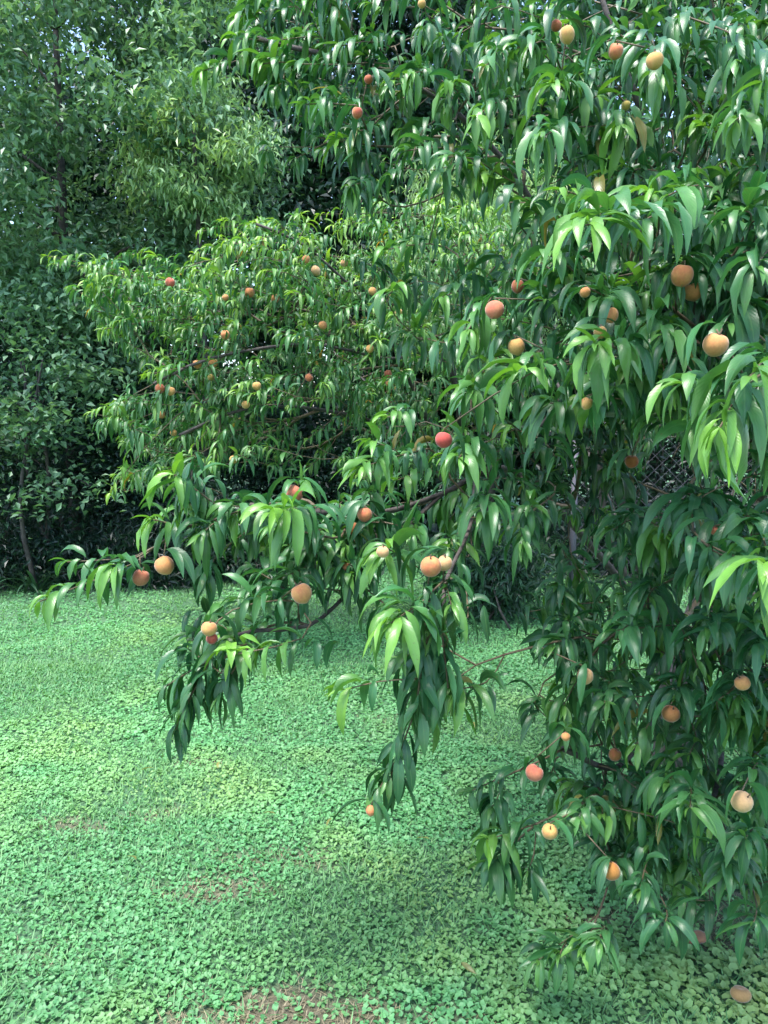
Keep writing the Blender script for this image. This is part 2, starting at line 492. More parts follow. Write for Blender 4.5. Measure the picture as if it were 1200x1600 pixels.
# ------------------------------------------------------------------ branch network
class Skeleton:
    def __init__(s): s.p = []; s.par = []; s.limb = []; s.minr = []
    def add_chain(s, pts, parent, limb, minr=0.0):
        ids = []
        for q in pts:
            s.p.append(np.asarray(q, float)); s.par.append(parent); s.limb.append(limb); s.minr.append(minr)
            parent = len(s.p) - 1; ids.append(parent)
        return ids
    def nearest(s, q, bias=0.12):
        arr = np.array(s.p); d = np.linalg.norm(arr - q, axis=1)
        if len(s._plen) < len(s.p):
            for i in range(len(s._plen), len(s.p)):
                pa = s.par[i]
                s._plen.append(0 if pa < 0 else s._plen[pa] + np.linalg.norm(s.p[i] - s.p[pa]))
        cost = d + bias * np.array(s._plen) + np.where(arr[:, 2] > q[2] + 0.5, 0.3, 0) + np.where(arr[:, 2] < q[2] - 0.12, 0.3, 0)
        return int(np.argmin(cost))
    _plen = None
    def attach(s, q, twig_sag=0.1):
        i = s.nearest(q)
        a = s.p[i]; ln = np.linalg.norm(q - a); n = max(1, int(ln / 0.09))
        if ln < 0.02: return i
        pts = []
        off = np.array([random.gauss(0, .06), random.gauss(0, .06), 0.16]) * ln
        for k in range(1, n + 1):
            t = k / n
            pts.append(a + (q - a) * t + off * 4 * t * (1 - t) * 0.5)
        return s.add_chain(pts, i, -1)[-1]
    def relax(s, it=3):
        n = len(s.p); ch = [[] for _ in range(n)]
        for i in range(n):
            if s.par[i] >= 0: ch[s.par[i]].append(i)
        for _ in range(it):
            q = [x.copy() for x in s.p]
            for i in range(n):
                if s.limb[i] < 0 and ch[i]:
                    q[i] = .5 * s.p[i] + .25 * s.p[s.par[i]] + .25 * s.p[ch[i][0]]
            s.p = q
    def radii(s, tip=0.0016, ex=2.35):
        n = len(s.p); acc = np.zeros(n)
        r = np.zeros(n)
        for i in range(n - 1, -1, -1):
            v = max(acc[i], tip ** ex)
            r[i] = max(v ** (1 / ex), s.minr[i])
            if s.par[i] >= 0: acc[s.par[i]] += v
        return r

def chains_of(sk, r, limb_ids=None):
    """split the network in chains (longest child continues)"""
    n = len(sk.p); ch = [[] for _ in range(n)]
    for i in range(n):
        if sk.par[i] >= 0: ch[sk.par[i]].append(i)
    out = []
    starts = [(i, -1) for i in range(n) if sk.par[i] < 0]
    while starts:
        i, p = starts.pop()
        c = [p, i] if p >= 0 else [i]
        while ch[i]:
            same = [x for x in ch[i] if sk.limb[x] == sk.limb[i]]
            nx = max(same or ch[i], key=lambda x: r[x])
            if sk.limb[nx] != sk.limb[i] and sk.limb[i] >= 0:
                nx = None
            for x in ch[i]:
                if x != nx: starts.append((x, i))
            if nx is None: break
            c.append(nx); i = nx
        if len(c) > 1:
            rad = np.array([r[x] for x in c])
            if p >= 0: rad[0] = min(r[p] * 0.95, rad[1] * 1.25)
            out.append((sk.limb[c[1]], np.array([sk.p[x] for x in c]), rad))
    return out

def build_wood(sk, root, mb, mt, tipr, limb_names):
    sk.relax()
    r = sk.radii(tipr)
    org = np.array(root.location)
    tw = []
    by = {}
    for lb, pts, rad in chains_of(sk, r):
        if lb >= 0: by.setdefault(lb, []).append((pts - org, rad))
        else: tw.append((pts - org, np.maximum(rad, tipr)))
    for lb in sorted(by):
        v, l, c = tubes(by[lb], 9)
        link(limb_names.get(lb, 'branch'), mesh_np('branch', v, l, c), mb, root)
    v, l, c = tubes(tw, 5)
    tag(link('twigs', mesh_np('twigs', v, l, c), mt, root), 'thin reddish brown twigs carrying the leaves', kind='stuff')

# ------------------------------------------------------------------ NEAR PEACH TREE
T0 = np.array([1.25, 3.25, 0.0])
tree1 = tag(empty('peach_tree', T0), 'near peach tree heavy with fruit, drooping branches fill the right side', 'tree')
sk = Skeleton(); sk._plen = []
trunk = smooth_path([T0 + [0, 0, -0.05], T0 + [0.02, -0.01, 0.25], T0 + [-0.01, -0.03, 0.55]], 0.08)
tid = sk.add_chain(trunk, -1, 0, 0.075)
fork = tid[-1]; F = trunk[-1]
LIMBS = [
    [P(930, 860, 3.0), P(800, 735, 2.75), P(690, 772, 2.45), P(600, 800, 2.2), P(480, 800, 1.95), P(390, 790, 1.9)],
    [P(950, 830, 3.15), P(930, 560, 3.05), P(850, 350, 2.9), P(740, 200, 2.75), P(600, 110, 2.65), P(460, 75, 2.65), P(400, 60, 2.65)],
    [P(975, 800, 3.15), P(985, 560, 3.0), P(1010, 250, 2.6), P(960, 60, 2.45), P(900, -120, 2.5)],
    [P(1130, 870, 2.7), P(1215, 720, 2.2), P(1170, 600, 1.85), P(1110, 520, 1.7), P(1050, 420, 1.6)],
    [P(1040, 1090, 2.75), P(1005, 1150, 2.45), P(960, 1200, 2.15), P(880, 1170, 1.95)],
    [P(1120, 1120, 2.6), P(1120, 1230, 2.1), P(1080, 1290, 1.85)],
    [F + [0.5, -0.3, 0.5], F + [1.0, -0.7, 1.0], F + [1.3, -0.9, 1.4]],
    [F + [0.4, 0.4, 0.6], F + [0.8, 0.9, 1.2], F + [1.0, 1.2, 1.7]],
    [F + [-0.2, 0.5, 0.7], F + [-0.4, 1.0, 1.4], F + [-0.4, 1.3, 1.8]],
    [F + [0.6, -0.1, 0.7], F + [0.9, -0.2, 1.6], F + [0.8, -0.4, 2.4]],
]
for i, pts in enumerate(LIMBS):
    sk.add_chain(smooth_path([F] + pts)[1:], fork, i + 1, 0.008)
# side limb of the long left arm (dark, slopes down to the left)
a = sk.nearest(P(690, 772, 2.45), 0)
sk.add_chain(smooth_path([sk.p[a], P(610, 850, 2.2), P(545, 925, 2.0), P(482, 978, 1.85), P(400, 985, 1.75), P(345, 1000, 1.75)])[1:], a, 20, 0.005)
a = sk.nearest(P(760, 745, 2.6), 0)
sk.add_chain(smooth_path([sk.p[a], P(735, 820, 2.2), P(700, 900, 1.85), P(690, 960, 1.68)])[1:], a, 21, 0.005)

# leading shoots, read off the photograph: base (px,py,Y) -> tip (px,py,Y), leaves, leaf length, young, t0, tone
S = [
    # long left arm
    (235, 885, 1.95, 62, 940, 1.92, 12, .125, .5, .05, .6), (235, 868, 1.95, 172, 890, 1.85, 11, .135, .75, .5, .6), (225, 880, 2.0, 105, 878, 1.98, 8, .115, .2, .2, .6),
    (345, 800, 1.9, 272, 742, 1.8, 9, .15, .7, .35, .7), (310, 835, 1.92, 240, 812, 1.85, 9, .13, .6, .3, .6), (355, 800, 1.9, 315, 835, 1.8, 9, .13, .3, .3, .5),
    (510, 810, 1.85, 432, 800, 1.6, 16, .16, .8, .3, .7), (455, 800, 1.8, 470, 752, 1.8, 5, .13, .2, .3, .6), (400, 800, 1.95, 360, 790, 1.85, 9, .13, .2, .2, .4),
    (490, 935, 1.8, 345, 950, 1.72, 15, .115, .2, .05, .5), (540, 1005, 1.72, 372, 1022, 1.62, 13, .12, .75, .05, .6), (345, 1005, 1.75, 290, 1105, 1.7, 18, .125, .1, .1, .3),
    (335, 1030, 1.78, 255, 1075, 1.75, 9, .115, .1, .2, .3), (380, 1010, 1.75, 345, 1085, 1.7, 8, .12, .1, .2, .3), (300, 1080, 1.72, 275, 1140, 1.7, 8, .11, .0, .1, .2),
    (650, 880, 1.8, 600, 862, 1.65, 13, .14, .7, .3, .6), (690, 930, 1.7, 608, 975, 1.5, 14, .15, .85, .35, .7), (690, 890, 1.75, 705, 945, 1.62, 13, .12, .4, .3, .7),
    (660, 985, 1.65, 655, 1110, 1.58, 17, .15, .05, .1, .35), (620, 1060, 1.62, 540, 1078, 1.6, 7, .12, 1.0, .2, .8), (650, 1110, 1.62, 610, 1215, 1.6, 12, .12, .1, .3, .2),
    (690, 985, 1.68, 700, 1075, 1.6, 10, .13, .1, .2, .4), (640, 1160, 1.62, 590, 1235, 1.6, 9, .11, .2, .5, .3), (560, 830, 2.1, 545, 800, 2.0, 10, .13, .2, .2, .4),
    (600, 790, 2.2, 575, 770, 2.05, 10, .13, .2, .2, .5), (520, 850, 2.0, 480, 860, 1.9, 11, .13, .2, .2, .4), (500, 880, 1.95, 450, 900, 1.85, 9, .13, .1, .2, .3), (560, 870, 2.0, 530, 890, 1.9, 9, .13, .1, .2, .3),
    (420, 900, 1.9, 400, 925, 1.82, 8, .12, .1, .2, .4), (660, 830, 2.1, 640, 835, 1.95, 9, .13, .2, .2, .5), (340, 860, 1.9, 320, 900, 1.85, 8, .12, .1, .2, .3),
    # middle
    (665, 705, 2.1, 562, 732, 1.95, 13, .135, .5, .1, .6), (620, 705, 2.05, 580, 690, 2.0, 5, .12, .7, .3, .8), (745, 690, 2.0, 716, 716, 1.8, 14, .14, .4, .3, .6), (770, 755, 2.0, 755, 800, 1.82, 11, .15, .2, .3, .6),
    (815, 820, 2.0, 832, 790, 1.9, 9, .12, .2, .3, .5), (815, 805, 2.0, 815, 850, 1.88, 11, .125, .2, .3, .5), (660, 640, 2.2, 605, 652, 2.1, 10, .12, .7, .2, .6), (790, 660, 2.1, 732, 608, 1.85, 14, .14, .35, .4, .6),
    (785, 450, 2.1, 732, 515, 1.85, 15, .145, .45, .3, .6), (705, 378, 2.35, 606, 390, 2.25, 11, .115, .3, .05, .5), (830, 420, 2.2, 790, 440, 2.1, 9, .13, .2, .2, .5), (740, 450, 2.3, 690, 465, 2.2, 9, .12, .4, .2, .5),
    (910, 562, 1.7, 800, 588, 1.55, 12, .14, .7, .15, .7), (1010, 560, 1.6, 932, 540, 1.38, 15, .155, .6, .3, .6), (900, 640, 1.75, 860, 630, 1.65, 10, .14, .1, .2, .4), (980, 600, 1.6, 960, 610, 1.48, 9, .15, .1, .2, .4),
    (1010, 500, 1.7, 1040, 522, 1.48, 11, .15, .3, .3, .7), (1180, 570, 1.4, 1125, 668, 1.18, 12, .165, .75, .45, .7), (1215, 545, 1.35, 1172, 588, 1.18, 10, .17, .4, .3, .7), (1145, 610, 1.35, 1072, 602, 1.28, 9, .14, .4, .1, .6),
    (1010, 345, 1.6, 915, 352, 1.32, 14, .165, .65, .35, .6), (1060, 330, 1.6, 1005, 345, 1.4, 9, .17, .1, .3, .7), (1110, 290, 1.7, 1045, 305, 1.5, 10, .16, .3, .3, .8), (960, 330, 1.6, 882, 298, 1.5, 6, .11, .9, .2, .7),
    (1090, 400, 1.7, 1052, 425, 1.55, 9, .15, .1, .3, .5), (1160, 440, 1.6, 1140, 505, 1.45, 9, .17, .0, .3, .4), (1195, 400, 1.5, 1180, 420, 1.38, 8, .17, .1, .3, .5), (870, 480, 1.9, 850, 470, 1.75, 9, .14, .2, .2, .4),
    (890, 420, 1.8, 860, 400, 1.68, 9, .15, .2, .2, .5), (960, 460, 1.7, 935, 470, 1.6, 9, .15, .1, .2, .4), (1180, 340, 1.55, 1165, 330, 1.45, 9, .16, .1, .2, .5), (1110, 330, 1.7, 1120, 345, 1.55, 9, .14, .1, .2, .6),
    (900, 200, 1.9, 842, 216, 1.68, 14, .155, .35, .35, .6), (900, 150, 2.0, 862, 133, 1.8, 12, .14, .5, .3, .6), (800, 150, 2.2, 745, 182, 1.95, 14, .14, .6, .3, .6), (790, 80, 2.2, 760, 103, 2.0, 11, .14, .3, .2, .5),
    (870, 60, 2.1, 832, 70, 1.95, 11, .14, .3, .3, .5), (1020, 50, 1.95, 1022, 116, 1.68, 14, .16, .3, .4, .6), (1165, 70, 1.9, 1150, 98, 1.7, 10, .14, .2, .3, .6), (1215, 110, 1.7, 1195, 128, 1.55, 10, .16, .4, .3, .6),
    (1190, 160, 1.75, 1150, 188, 1.58, 13, .16, .4, .3, .6), (990, 160, 1.9, 968, 195, 1.78, 9, .14, .5, .3, .5), (910, 100, 2.1, 905, 118, 1.95, 10, .15, .1, .2, .6), (1080, 30, 2.0, 1065, 30, 1.85, 8, .14, .1, .2, .7),
    (690, 30, 2.5, 662, 45, 2.35, 10, .13, .1, .2, .4), (720, 90, 2.4, 690, 62, 2.3, 9, .13, .1, .2, .4), (680, 110, 2.4, 642, 116, 2.25, 11, .13, .4, .2, .5), (650, 130, 2.5, 610, 135, 2.4, 9, .13, .1, .2, .4), (730, 150, 2.3, 700, 133, 2.2, 10, .13, .5, .2, .5),
    (720, 230, 2.3, 632, 236, 2.2, 11, .13, .2, .1, .4), (760, 250, 2.2, 700, 245, 2.1, 9, .13, .1, .1, .4), (580, 165, 2.4, 478, 163, 2.25, 13, .13, .3, .1, .5), (600, 280, 2.5, 546, 292, 2.35, 12, .125, .4, .4, .5), (660, 270, 2.4, 610, 275, 2.3, 9, .13, .1, .1, .3),
    (465, 70, 2.65, 368, 60, 2.6, 10, .13, .5, .1, .5), (560, 55, 2.6, 440, 62, 2.5, 13, .13, .3, .05, .5), (640, 60, 2.55, 530, 72, 2.4, 13, .13, .2, .05, .4), (395, 95, 2.7, 312, 112, 2.65, 10, .13, .6, .1, .6), (470, 95, 2.6, 410, 100, 2.55, 10, .13, .4, .1, .5),
    (560, 110, 2.5, 470, 100, 2.45, 11, .13, .1, .1, .3), (480, -10, 2.7, 390, -8, 2.65, 11, .13, .5, .1, .6), (580, -5, 2.6, 480, 0, 2.55, 11, .13, .3, .1, .5), (690, -10, 2.5, 580, 5, 2.45, 11, .13, .2, .1, .4), (450, 130, 2.6, 425, 140, 2.55, 8, .12, .2, .2, .4),
    (560, 230, 2.5, 575, 245, 2.45, 8, .13, .0, .2, .3), (600, 200, 2.5, 560, 205, 2.4, 9, .13, .0, .2, .3), (430, 225, 2.75, 415, 235, 2.7, 7, .11, .2, .2, .5), (480, 240, 2.7, 462, 248, 2.65, 6, .11, .2, .2, .4),
    # lower right
    (1010, 800, 2.0, 958, 828, 1.85, 12, .14, .05, .3, .4), (1090, 760, 1.8, 1085, 805, 1.6, 14, .16, .0, .3, .45), (1140, 850, 1.75, 1118, 885, 1.6, 14, .155, .0, .3, .4), (1070, 985, 1.85, 965, 985, 1.72, 13, .14, .0, .1, .8),
    (1235, 880, 1.3, 1192, 890, 1.15, 7, .16, 1.0, .2, .8), (1040, 900, 1.9, 1012, 932, 1.78, 12, .14, .0, .3, .3), (960, 1060, 2.0, 945, 1098, 1.82, 13, .13, .1, .3, .4), (930, 990, 2.0, 868, 1008, 1.9, 9, .125, .1, .2, .3),
    (1160, 1050, 1.8, 1152, 1090, 1.65, 11, .14, .0, .3, .4), (1195, 990, 1.75, 1188, 1010, 1.6, 9, .15, .0, .3, .4), (925, 1235, 1.95, 905, 1278, 1.75, 11, .125, .2, .4, .6), (1085, 1215, 1.85, 1078, 1262, 1.6, 14, .145, .2, .45, .6),
    (1150, 1320, 1.8, 1140, 1362, 1.62, 13, .15, .1, .4, .5), (1010, 1350, 1.85, 1000, 1390, 1.72, 9, .125, .0, .4, .5), (1060, 1200, 1.9, 1045, 1222, 1.75, 10, .14, .1, .3, .6), (1190, 1180, 1.75, 1175, 1205, 1.6, 9, .14, .1, .3, .5),
    (1180, 1290, 1.7, 1165, 1310, 1.58, 9, .14, .0, .3, .5), (870, 1290, 1.9, 762, 1312, 1.74, 12, .14, .6, .3, .4), (850, 1195, 1.9, 738, 1235, 1.8, 10, .115, .1, .2, .3), (930, 1450, 1.85, 908, 1482, 1.72, 10, .115, .4, .3, .5),
    (880, 1475, 1.85, 842, 1500, 1.76, 8, .115, .2, .3, .4), (985, 1330, 1.95, 960, 1350, 1.85, 9, .125, .0, .3, .3), (1030, 1300, 1.95, 1015, 1320, 1.85, 9, .13, .0, .3, .3), (1190, 1420, 1.65, 1178, 1440, 1.56, 8, .13, .0, .3, .5),
    (880, 1160, 2.0, 890, 1140, 1.9, 9, .12, .1, .3, .4), (900, 930, 2.1, 872, 920, 2.0, 9, .12, .0, .3, .2), (1070, 1060, 1.85, 1060, 1085, 1.75, 9, .13, .0, .3, .3), (800, 1310, 1.85, 785, 1360, 1.78, 9, .13, .0, .3, .3), (1130, 960, 1.75, 1110, 985, 1.62, 9, .14, .0, .3, .4),
    (1170, 800, 1.6, 1165, 820, 1.48, 9, .15, .0, .3, .4), (950, 1440, 1.8, 935, 1470, 1.7, 10, .12, .2, .3, .5), (890, 1460, 1.85, 875, 1490, 1.74, 9, .12, .1, .3, .6), (1050, 1420, 1.75, 1040, 1440, 1.66, 8, .12, .0, .3, .4),
    (800, 1320, 1.85, 770, 1350, 1.78, 10, .13, .2, .3, .4), (790, 1230, 1.85, 770, 1260, 1.8, 9, .12, .1, .3, .3), (840, 1330, 1.85, 825, 1360, 1.8, 8, .12, .0, .3, .3),
]
LV = Leaves()
shoots = []
for (bx, by, bY, tx, ty, tY, n, Ln, yg, t0, tone) in S:
    tone = min(1.0, tone + .22)
    B = P(bx, by, bY); T = P(tx, ty, tY)
    shoots.append((B, T, int(n * 1.55), Ln * .97, yg, t0, tone))

POLY_A = [(380, -60), (1330, -60), (1330, 700), (1200, 740), (1150, 700), (1040, 690), (960, 640), (870, 660), (800, 640), (730, 570), (650, 530), (600, 440), (610, 395), (800, 390), (800, 300), (700, 290),
          (640, 285), (560, 325), (520, 290), (480, 200), (420, 150), (360, 60)]
POLY_B = [(905, 850), (1040, 800), (1330, 760), (1330, 1460), (1190, 1440), (1080, 1430), (1000, 1390), (930, 1330), (890, 1240), (870, 1120), (860, 1020), (870, 930)]
POLY_C = [(570, 720), (700, 640), (850, 660), (880, 740), (850, 850), (740, 860), (600, 850)]
def inside(poly, x, y):
    c = False; j = len(poly) - 1
    for i in range(len(poly)):
        xi, yi = poly[i]; xj, yj = poly[j]
        if (yi > y) != (yj > y) and x < (xj - xi) * (y - yi) / (yj - yi) + xi: c = not c
        j = i
    return c
ST = np.array([(s[3], s[4], s[5]) for s in S], float)
def front_depth(px, py):
    w = 1 / ((ST[:, 0] - px) ** 2 + (ST[:, 1] - py) ** 2 + 900)
    w = w ** 1.6
    return float((ST[:, 2] * w).sum() / w.sum())
HOLES = [(1045, 728, 85, 62), (870, 860, 42, 60), (1145, 755, 50, 45), (690, 205, 40, 28), (1060, 240, 35, 30)]
def fill(poly, count, d0, d1, n=(10, 14), tone=(0.1, 0.5), Lr=(.115, .145)):
    xs = [p[0] for p in poly]; ys = [p[1] for p in poly]
    k = 0
    while k < count:
        x = random.uniform(min(xs), max(xs)); y = random.uniform(min(ys), max(ys))
        if not inside(poly, x, y): continue
        if any(((x - h[0]) / h[2]) ** 2 + ((y - h[1]) / h[3]) ** 2 < 1 for h in HOLES): continue
        Y = front_depth(x, y) + random.uniform(d0, d1)
        T = P(x, y, Y)
        if T[2] < 0.2: k += 1; continue
        axis = np.array([T[0] - T0[0], T[1] - T0[1] - 0.3, 0.0]); axis /= np.linalg.norm(axis) + .3
        d = axis * 0.7 + np.array([random.gauss(0, .5), random.gauss(-.15, .5), random.gauss(-0.05, .35)])
        d /= np.linalg.norm(d)
        B = T - d * random.uniform(.12, .24)
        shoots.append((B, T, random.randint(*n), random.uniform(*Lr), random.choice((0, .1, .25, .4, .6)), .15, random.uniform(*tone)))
        k += 1
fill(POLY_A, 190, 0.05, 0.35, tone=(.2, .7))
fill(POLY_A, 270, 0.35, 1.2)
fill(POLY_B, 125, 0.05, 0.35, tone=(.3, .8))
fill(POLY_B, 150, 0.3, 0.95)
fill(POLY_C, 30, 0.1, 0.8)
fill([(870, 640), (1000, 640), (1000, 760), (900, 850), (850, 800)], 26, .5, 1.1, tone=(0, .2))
fill([(330, 800), (450, 775), (600, 765), (640, 850), (560, 930), (480, 950), (400, 910), (340, 870)], 26, .0, .35, tone=(.2, .7), Lr=(.11, .14))
fill([(600, 960), (720, 960), (720, 1090), (650, 1130), (610, 1080)], 9, .0, .2, tone=(.1, .4), Lr=(.11, .14))
fill([(290, 990), (380, 980), (360, 1080), (300, 1110), (260, 1080)], 6, .0, .12, tone=(.1, .4), Lr=(.11, .13))
fill([(240, 790), (330, 770), (340, 860), (250, 860)], 5, .0, .2, tone=(.2, .6), Lr=(.11, .13))
for k in range(190):      # far and right-hand half of the crown
    v = np.array([random.gauss(0, 1), random.gauss(0, 1), random.gauss(0, 1)]); v /= np.linalg.norm(v)
    T = np.array([1.75, 3.5, 2.1]) + v * np.array([1.25, 1.15, 1.15]) * random.uniform(.6, 1.0)
    if T[1] < 2.4 or T[2] < 0.5: continue
    d = v + np.array([0, 0, -0.2]); d /= np.linalg.norm(d)
    shoots.append((T - d * .2, T, 10, .14, .1, .15, .4))

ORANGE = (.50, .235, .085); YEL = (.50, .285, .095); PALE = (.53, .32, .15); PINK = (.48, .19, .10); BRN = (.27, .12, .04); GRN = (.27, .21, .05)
G1 = 'peaches on the near tree'
NEAR = [
    (886, 54, 25, 1.82, YEL, .1, 'yellow peach near the top edge, left of the reddish green one'),
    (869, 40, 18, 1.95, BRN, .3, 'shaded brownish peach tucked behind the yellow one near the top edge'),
    (962, 80, 25, 1.75, ORANGE, .3, 'orange red peach with greenish side near the top of the near tree'),
    (1023, 95, 27, 1.62, YEL, .05, 'yellow peach sitting on the top of a drooping leaf spray, upper right'),
    (978, 165, 15, 1.72, GRN, -.1, 'small greenish yellow peach hanging below the top right leaf spray'),
    (1066, 430, 34, 1.52, ORANGE, .3, 'red blushed upper peach of the pair behind long leaves at right'),
    (1083, 455, 30, 1.58, ORANGE, .1, 'orange lower peach of the pair behind long leaves at right'),
    (914, 457, 17, 1.62, ORANGE, .15, 'small orange peach peeping left of the big light leaf spray'),
    (954, 492, 24, 1.55, ORANGE, .1, 'orange peach in the shade just under the big light leaf spray'),
    (938, 519, 20, 1.5, YEL, .0, 'yellow peach directly above the young bright leaf spray at right'),
    (1118, 538, 39, 1.32, ORANGE, .1, 'largest clear orange peach hanging near the right edge'),
    (773, 484, 30, 1.8, PINK, .26, 'pinkish red peach at the top of an arching spray in the centre right'),
    (807, 541, 26, 1.82, YEL, .1, 'yellow orange peach in the dark gap below the pinkish red one'),
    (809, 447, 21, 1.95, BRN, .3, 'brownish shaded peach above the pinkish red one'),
    (693, 687, 28, 1.6, (.36, .05, .045), .8, 'deep red peach on a bare twig in the centre'),
    (917, 630, 19, 1.5, YEL, .1, 'yellow peach mostly hidden under the young bright leaves at right'),
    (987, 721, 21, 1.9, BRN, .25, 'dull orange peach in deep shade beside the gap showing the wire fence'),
    (460, 770, 28, 1.78, PINK, .3, 'pink orange peach under a single arching leaf on the left arm'),
    (570, 804, 24, 1.92, ORANGE, .3, 'orange peach behind leaves right of the bright young spray on the left arm'),
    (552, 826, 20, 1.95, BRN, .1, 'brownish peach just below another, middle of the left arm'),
    (257, 883, 30, 1.82, ORANGE, .12, 'round orange peach hanging from the left end of the long arm'),
    (220, 902, 26, 1.9, PINK, .25, 'pink orange peach behind a leaf, leftmost on the near tree'),
    (471, 927, 33, 1.68, ORANGE, .12, 'orange peach below the bright young spray over the lawn'),
    (327, 982, 25, 1.66, YEL, .2, 'yellow and red peach on the lower left drooping branch'),
    (331, 998, 19, 1.68, PINK, .5, 'red cheeked peach pressed under the yellow and red one at lower left'),
    (353, 1004, 15, 1.75, PINK, .45, 'small reddish peach half hidden among leaves of the lower left branch'),
    (673, 885, 33, 1.6, ORANGE, .25, 'orange left peach of the pair beside a pale leaf in the centre'),
    (694, 880, 26, 1.66, PALE, .1, 'pale orange right peach of the pair in the centre'),
    (598, 862, 20, 1.6, PALE, .05, 'pale yellow fruit at the heart of the spray left of the centre pair'),
    (541, 885, 14, 1.9, ORANGE, .25, 'small orange peach deep between leaves left of the centre pair'),
    (580, 1266, 17, 1.58, ORANGE, .2, 'orange peach at the lowest tip of the centre hanging branch'),
    (835, 1207, 28, 1.8, PINK, .28, 'pink peach on a bare twig over the lawn, lower right'),
    (859, 1299, 25, 1.72, YEL, .05, 'half hidden yellow peach left of a leaf spray at lower right'),
    (914, 1056, 26, 1.82, PALE, .1, 'pale orange peach half behind leaves at the left side of the lower crown'),
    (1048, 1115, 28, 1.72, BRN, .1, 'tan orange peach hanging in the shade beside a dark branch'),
    (1160, 1067, 24, 1.6, ORANGE, .1, 'orange peach near the right edge of the lower crown'),
    (955, 1361, 28, 1.68, (.34, .15, .035), .05, 'golden brown peach near the ground at lower right'),
    (1159, 1252, 33, 1.5, PALE, -.05, 'pale yellow peach at the right edge of the lower crown'),
    (884, 1151, 14, 1.78, ORANGE, .1, 'small orange peach hidden under leaves above the pink one at lower right'),
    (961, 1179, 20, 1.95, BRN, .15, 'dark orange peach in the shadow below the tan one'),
    (1116, 829, 13, 1.52, PINK, .3, 'small reddish fruit under the dark spray below the wire fence'),
    (558, 176, 18, 2.25, ORANGE, .4, 'reddish peach at the upper limb of the near tree, left part'),
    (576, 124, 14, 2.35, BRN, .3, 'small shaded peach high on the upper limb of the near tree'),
    (659, 6, 13, 2.3, YEL, .0, 'small yellow peach cut by the top edge of the picture'),
]
order = sorted(range(len(shoots)), key=lambda i: np.linalg.norm(shoots[i][0] - np.array([1.25, 3.25, 1.3])))
for i in order:
    B, T, n, Ln, yg, t0, tone = shoots[i]
    nb = sk.attach(B)
    C = (B + T) / 2 + np.array([0, 0, 0.12 * np.linalg.norm(T - B)])
    m = 3
    sk.add_chain([(1 - t) ** 2 * B + 2 * t * (1 - t) * C + t * t * T for t in (1 / 3, 2 / 3, 1)], nb, -1)
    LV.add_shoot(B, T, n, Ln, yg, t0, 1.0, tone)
for a in NEAR:                      # a spur twig and a few leaves for each fruit
    p = P(a[0], a[1], a[3]); dia = a[2] * a[3] / FPX
    top = p + np.array([0, 0, dia * .58])
    sk.attach(top)
    hid = any(w in a[6] for w in ('hidden', 'behind', 'tucked', 'under', 'shade', 'deep between'))
    for j in range(3 if hid else 2):
        an = (random.choice((-1, 1)) * random.uniform(.25, .9) - pi / 2) if (hid and j < 1) else random.uniform(-.9, pi + .9)
        d = np.array([cos(an), sin(an), random.uniform(.1, .5)]); d /= np.linalg.norm(d)
        sz = random.uniform(.09, .13); m = random.random()
        c = DARK * (1 - m) + LIGHT * m
        LV.rows.append((*(top + np.array([0, 0, .01])), *d, sz, sz * .2, random.uniform(1.8, 3.0), random.gauss(0, .3), random.gauss(0, .5), .35, random.gauss(0, .3), .06, *c))
A1 = LV.array()
A1 = A1[A1[:, 2] > 0.08]
mx_, my_, mz_ = project(leaves_to_verts(A1, TS_NEAR, WS_NEAR)[:, [3, 5, 8], 1])
gap = np.zeros(len(A1), bool)          # the gap in the crown through which the wire fence shows
for hx, hy, rx, ry in ((1042, 740, 36, 34), (1150, 760, 20, 22)):
    gap |= (((mx_ - hx) / rx) ** 2 + ((my_ - hy) / ry) ** 2 < 1).any(1)
A1 = A1[~(gap & (A1[:, 1] > 1.32))]
build_wood(sk, tree1, M_BARK, M_TWIG, 0.0017, {0: 'trunk'})
build_leaves(A1, tree1, M_LEAF, TS_NEAR, WS_NEAR)

# ------------------------------------------------------------------ SECOND PEACH TREE
U0 = np.array([0.75, 6.2, 0.0])
tree2 = tag(empty('peach_tree', U0), 'second peach tree behind the near one, small fruits over its broad crown', 'tree')
sk2 = Skeleton(); sk2._plen = []
tr2 = smooth_path([U0 + [0, 0, -.05], U0 + [-.03, -.02, .4], U0 + [-.06, -.05, .8]], .1)
t2 = sk2.add_chain(tr2, -1, 0, .08)
F2 = tr2[-1]
for i, pts in enumerate([
    [P(700, 575, 5.5), P(600, 560, 5.1), P(480, 538, 4.7), P(330, 560, 4.5), P(240, 600, 4.5)],
    [P(590, 490, 5.4), P(540, 440, 5.2), P(470, 380, 5.0), P(400, 350, 4.9)],
    [P(690, 450, 5.9), P(640, 360, 5.6), P(600, 310, 5.5)],
    [P(620, 680, 5.4), P(500, 640, 4.9), P(380, 640, 4.6), P(280, 680, 4.5)],
    [F2 + [.5, -.3, .7], F2 + [.9, -.5, 1.4], F2 + [1.1, -.5, 1.9]],
    [F2 + [-.6, .4, .8], F2 + [-1.2, .8, 1.4], F2 + [-1.5, 1.0, 1.7]],
]):
    sk2.add_chain(smooth_path([F2] + pts, .1)[1:], t2[-1], i + 1, .009)
POLY_2 = [(330, 350), (430, 340), (520, 340), (640, 300), (780, 330), (820, 450), (800, 700), (640, 770), (520, 760), (430, 730), (330, 730), (200, 770), (165, 780), (190, 700), (130, 650), (230, 600), (170, 520), (70, 410), (200, 400)]
L2 = Leaves(); sh2 = []
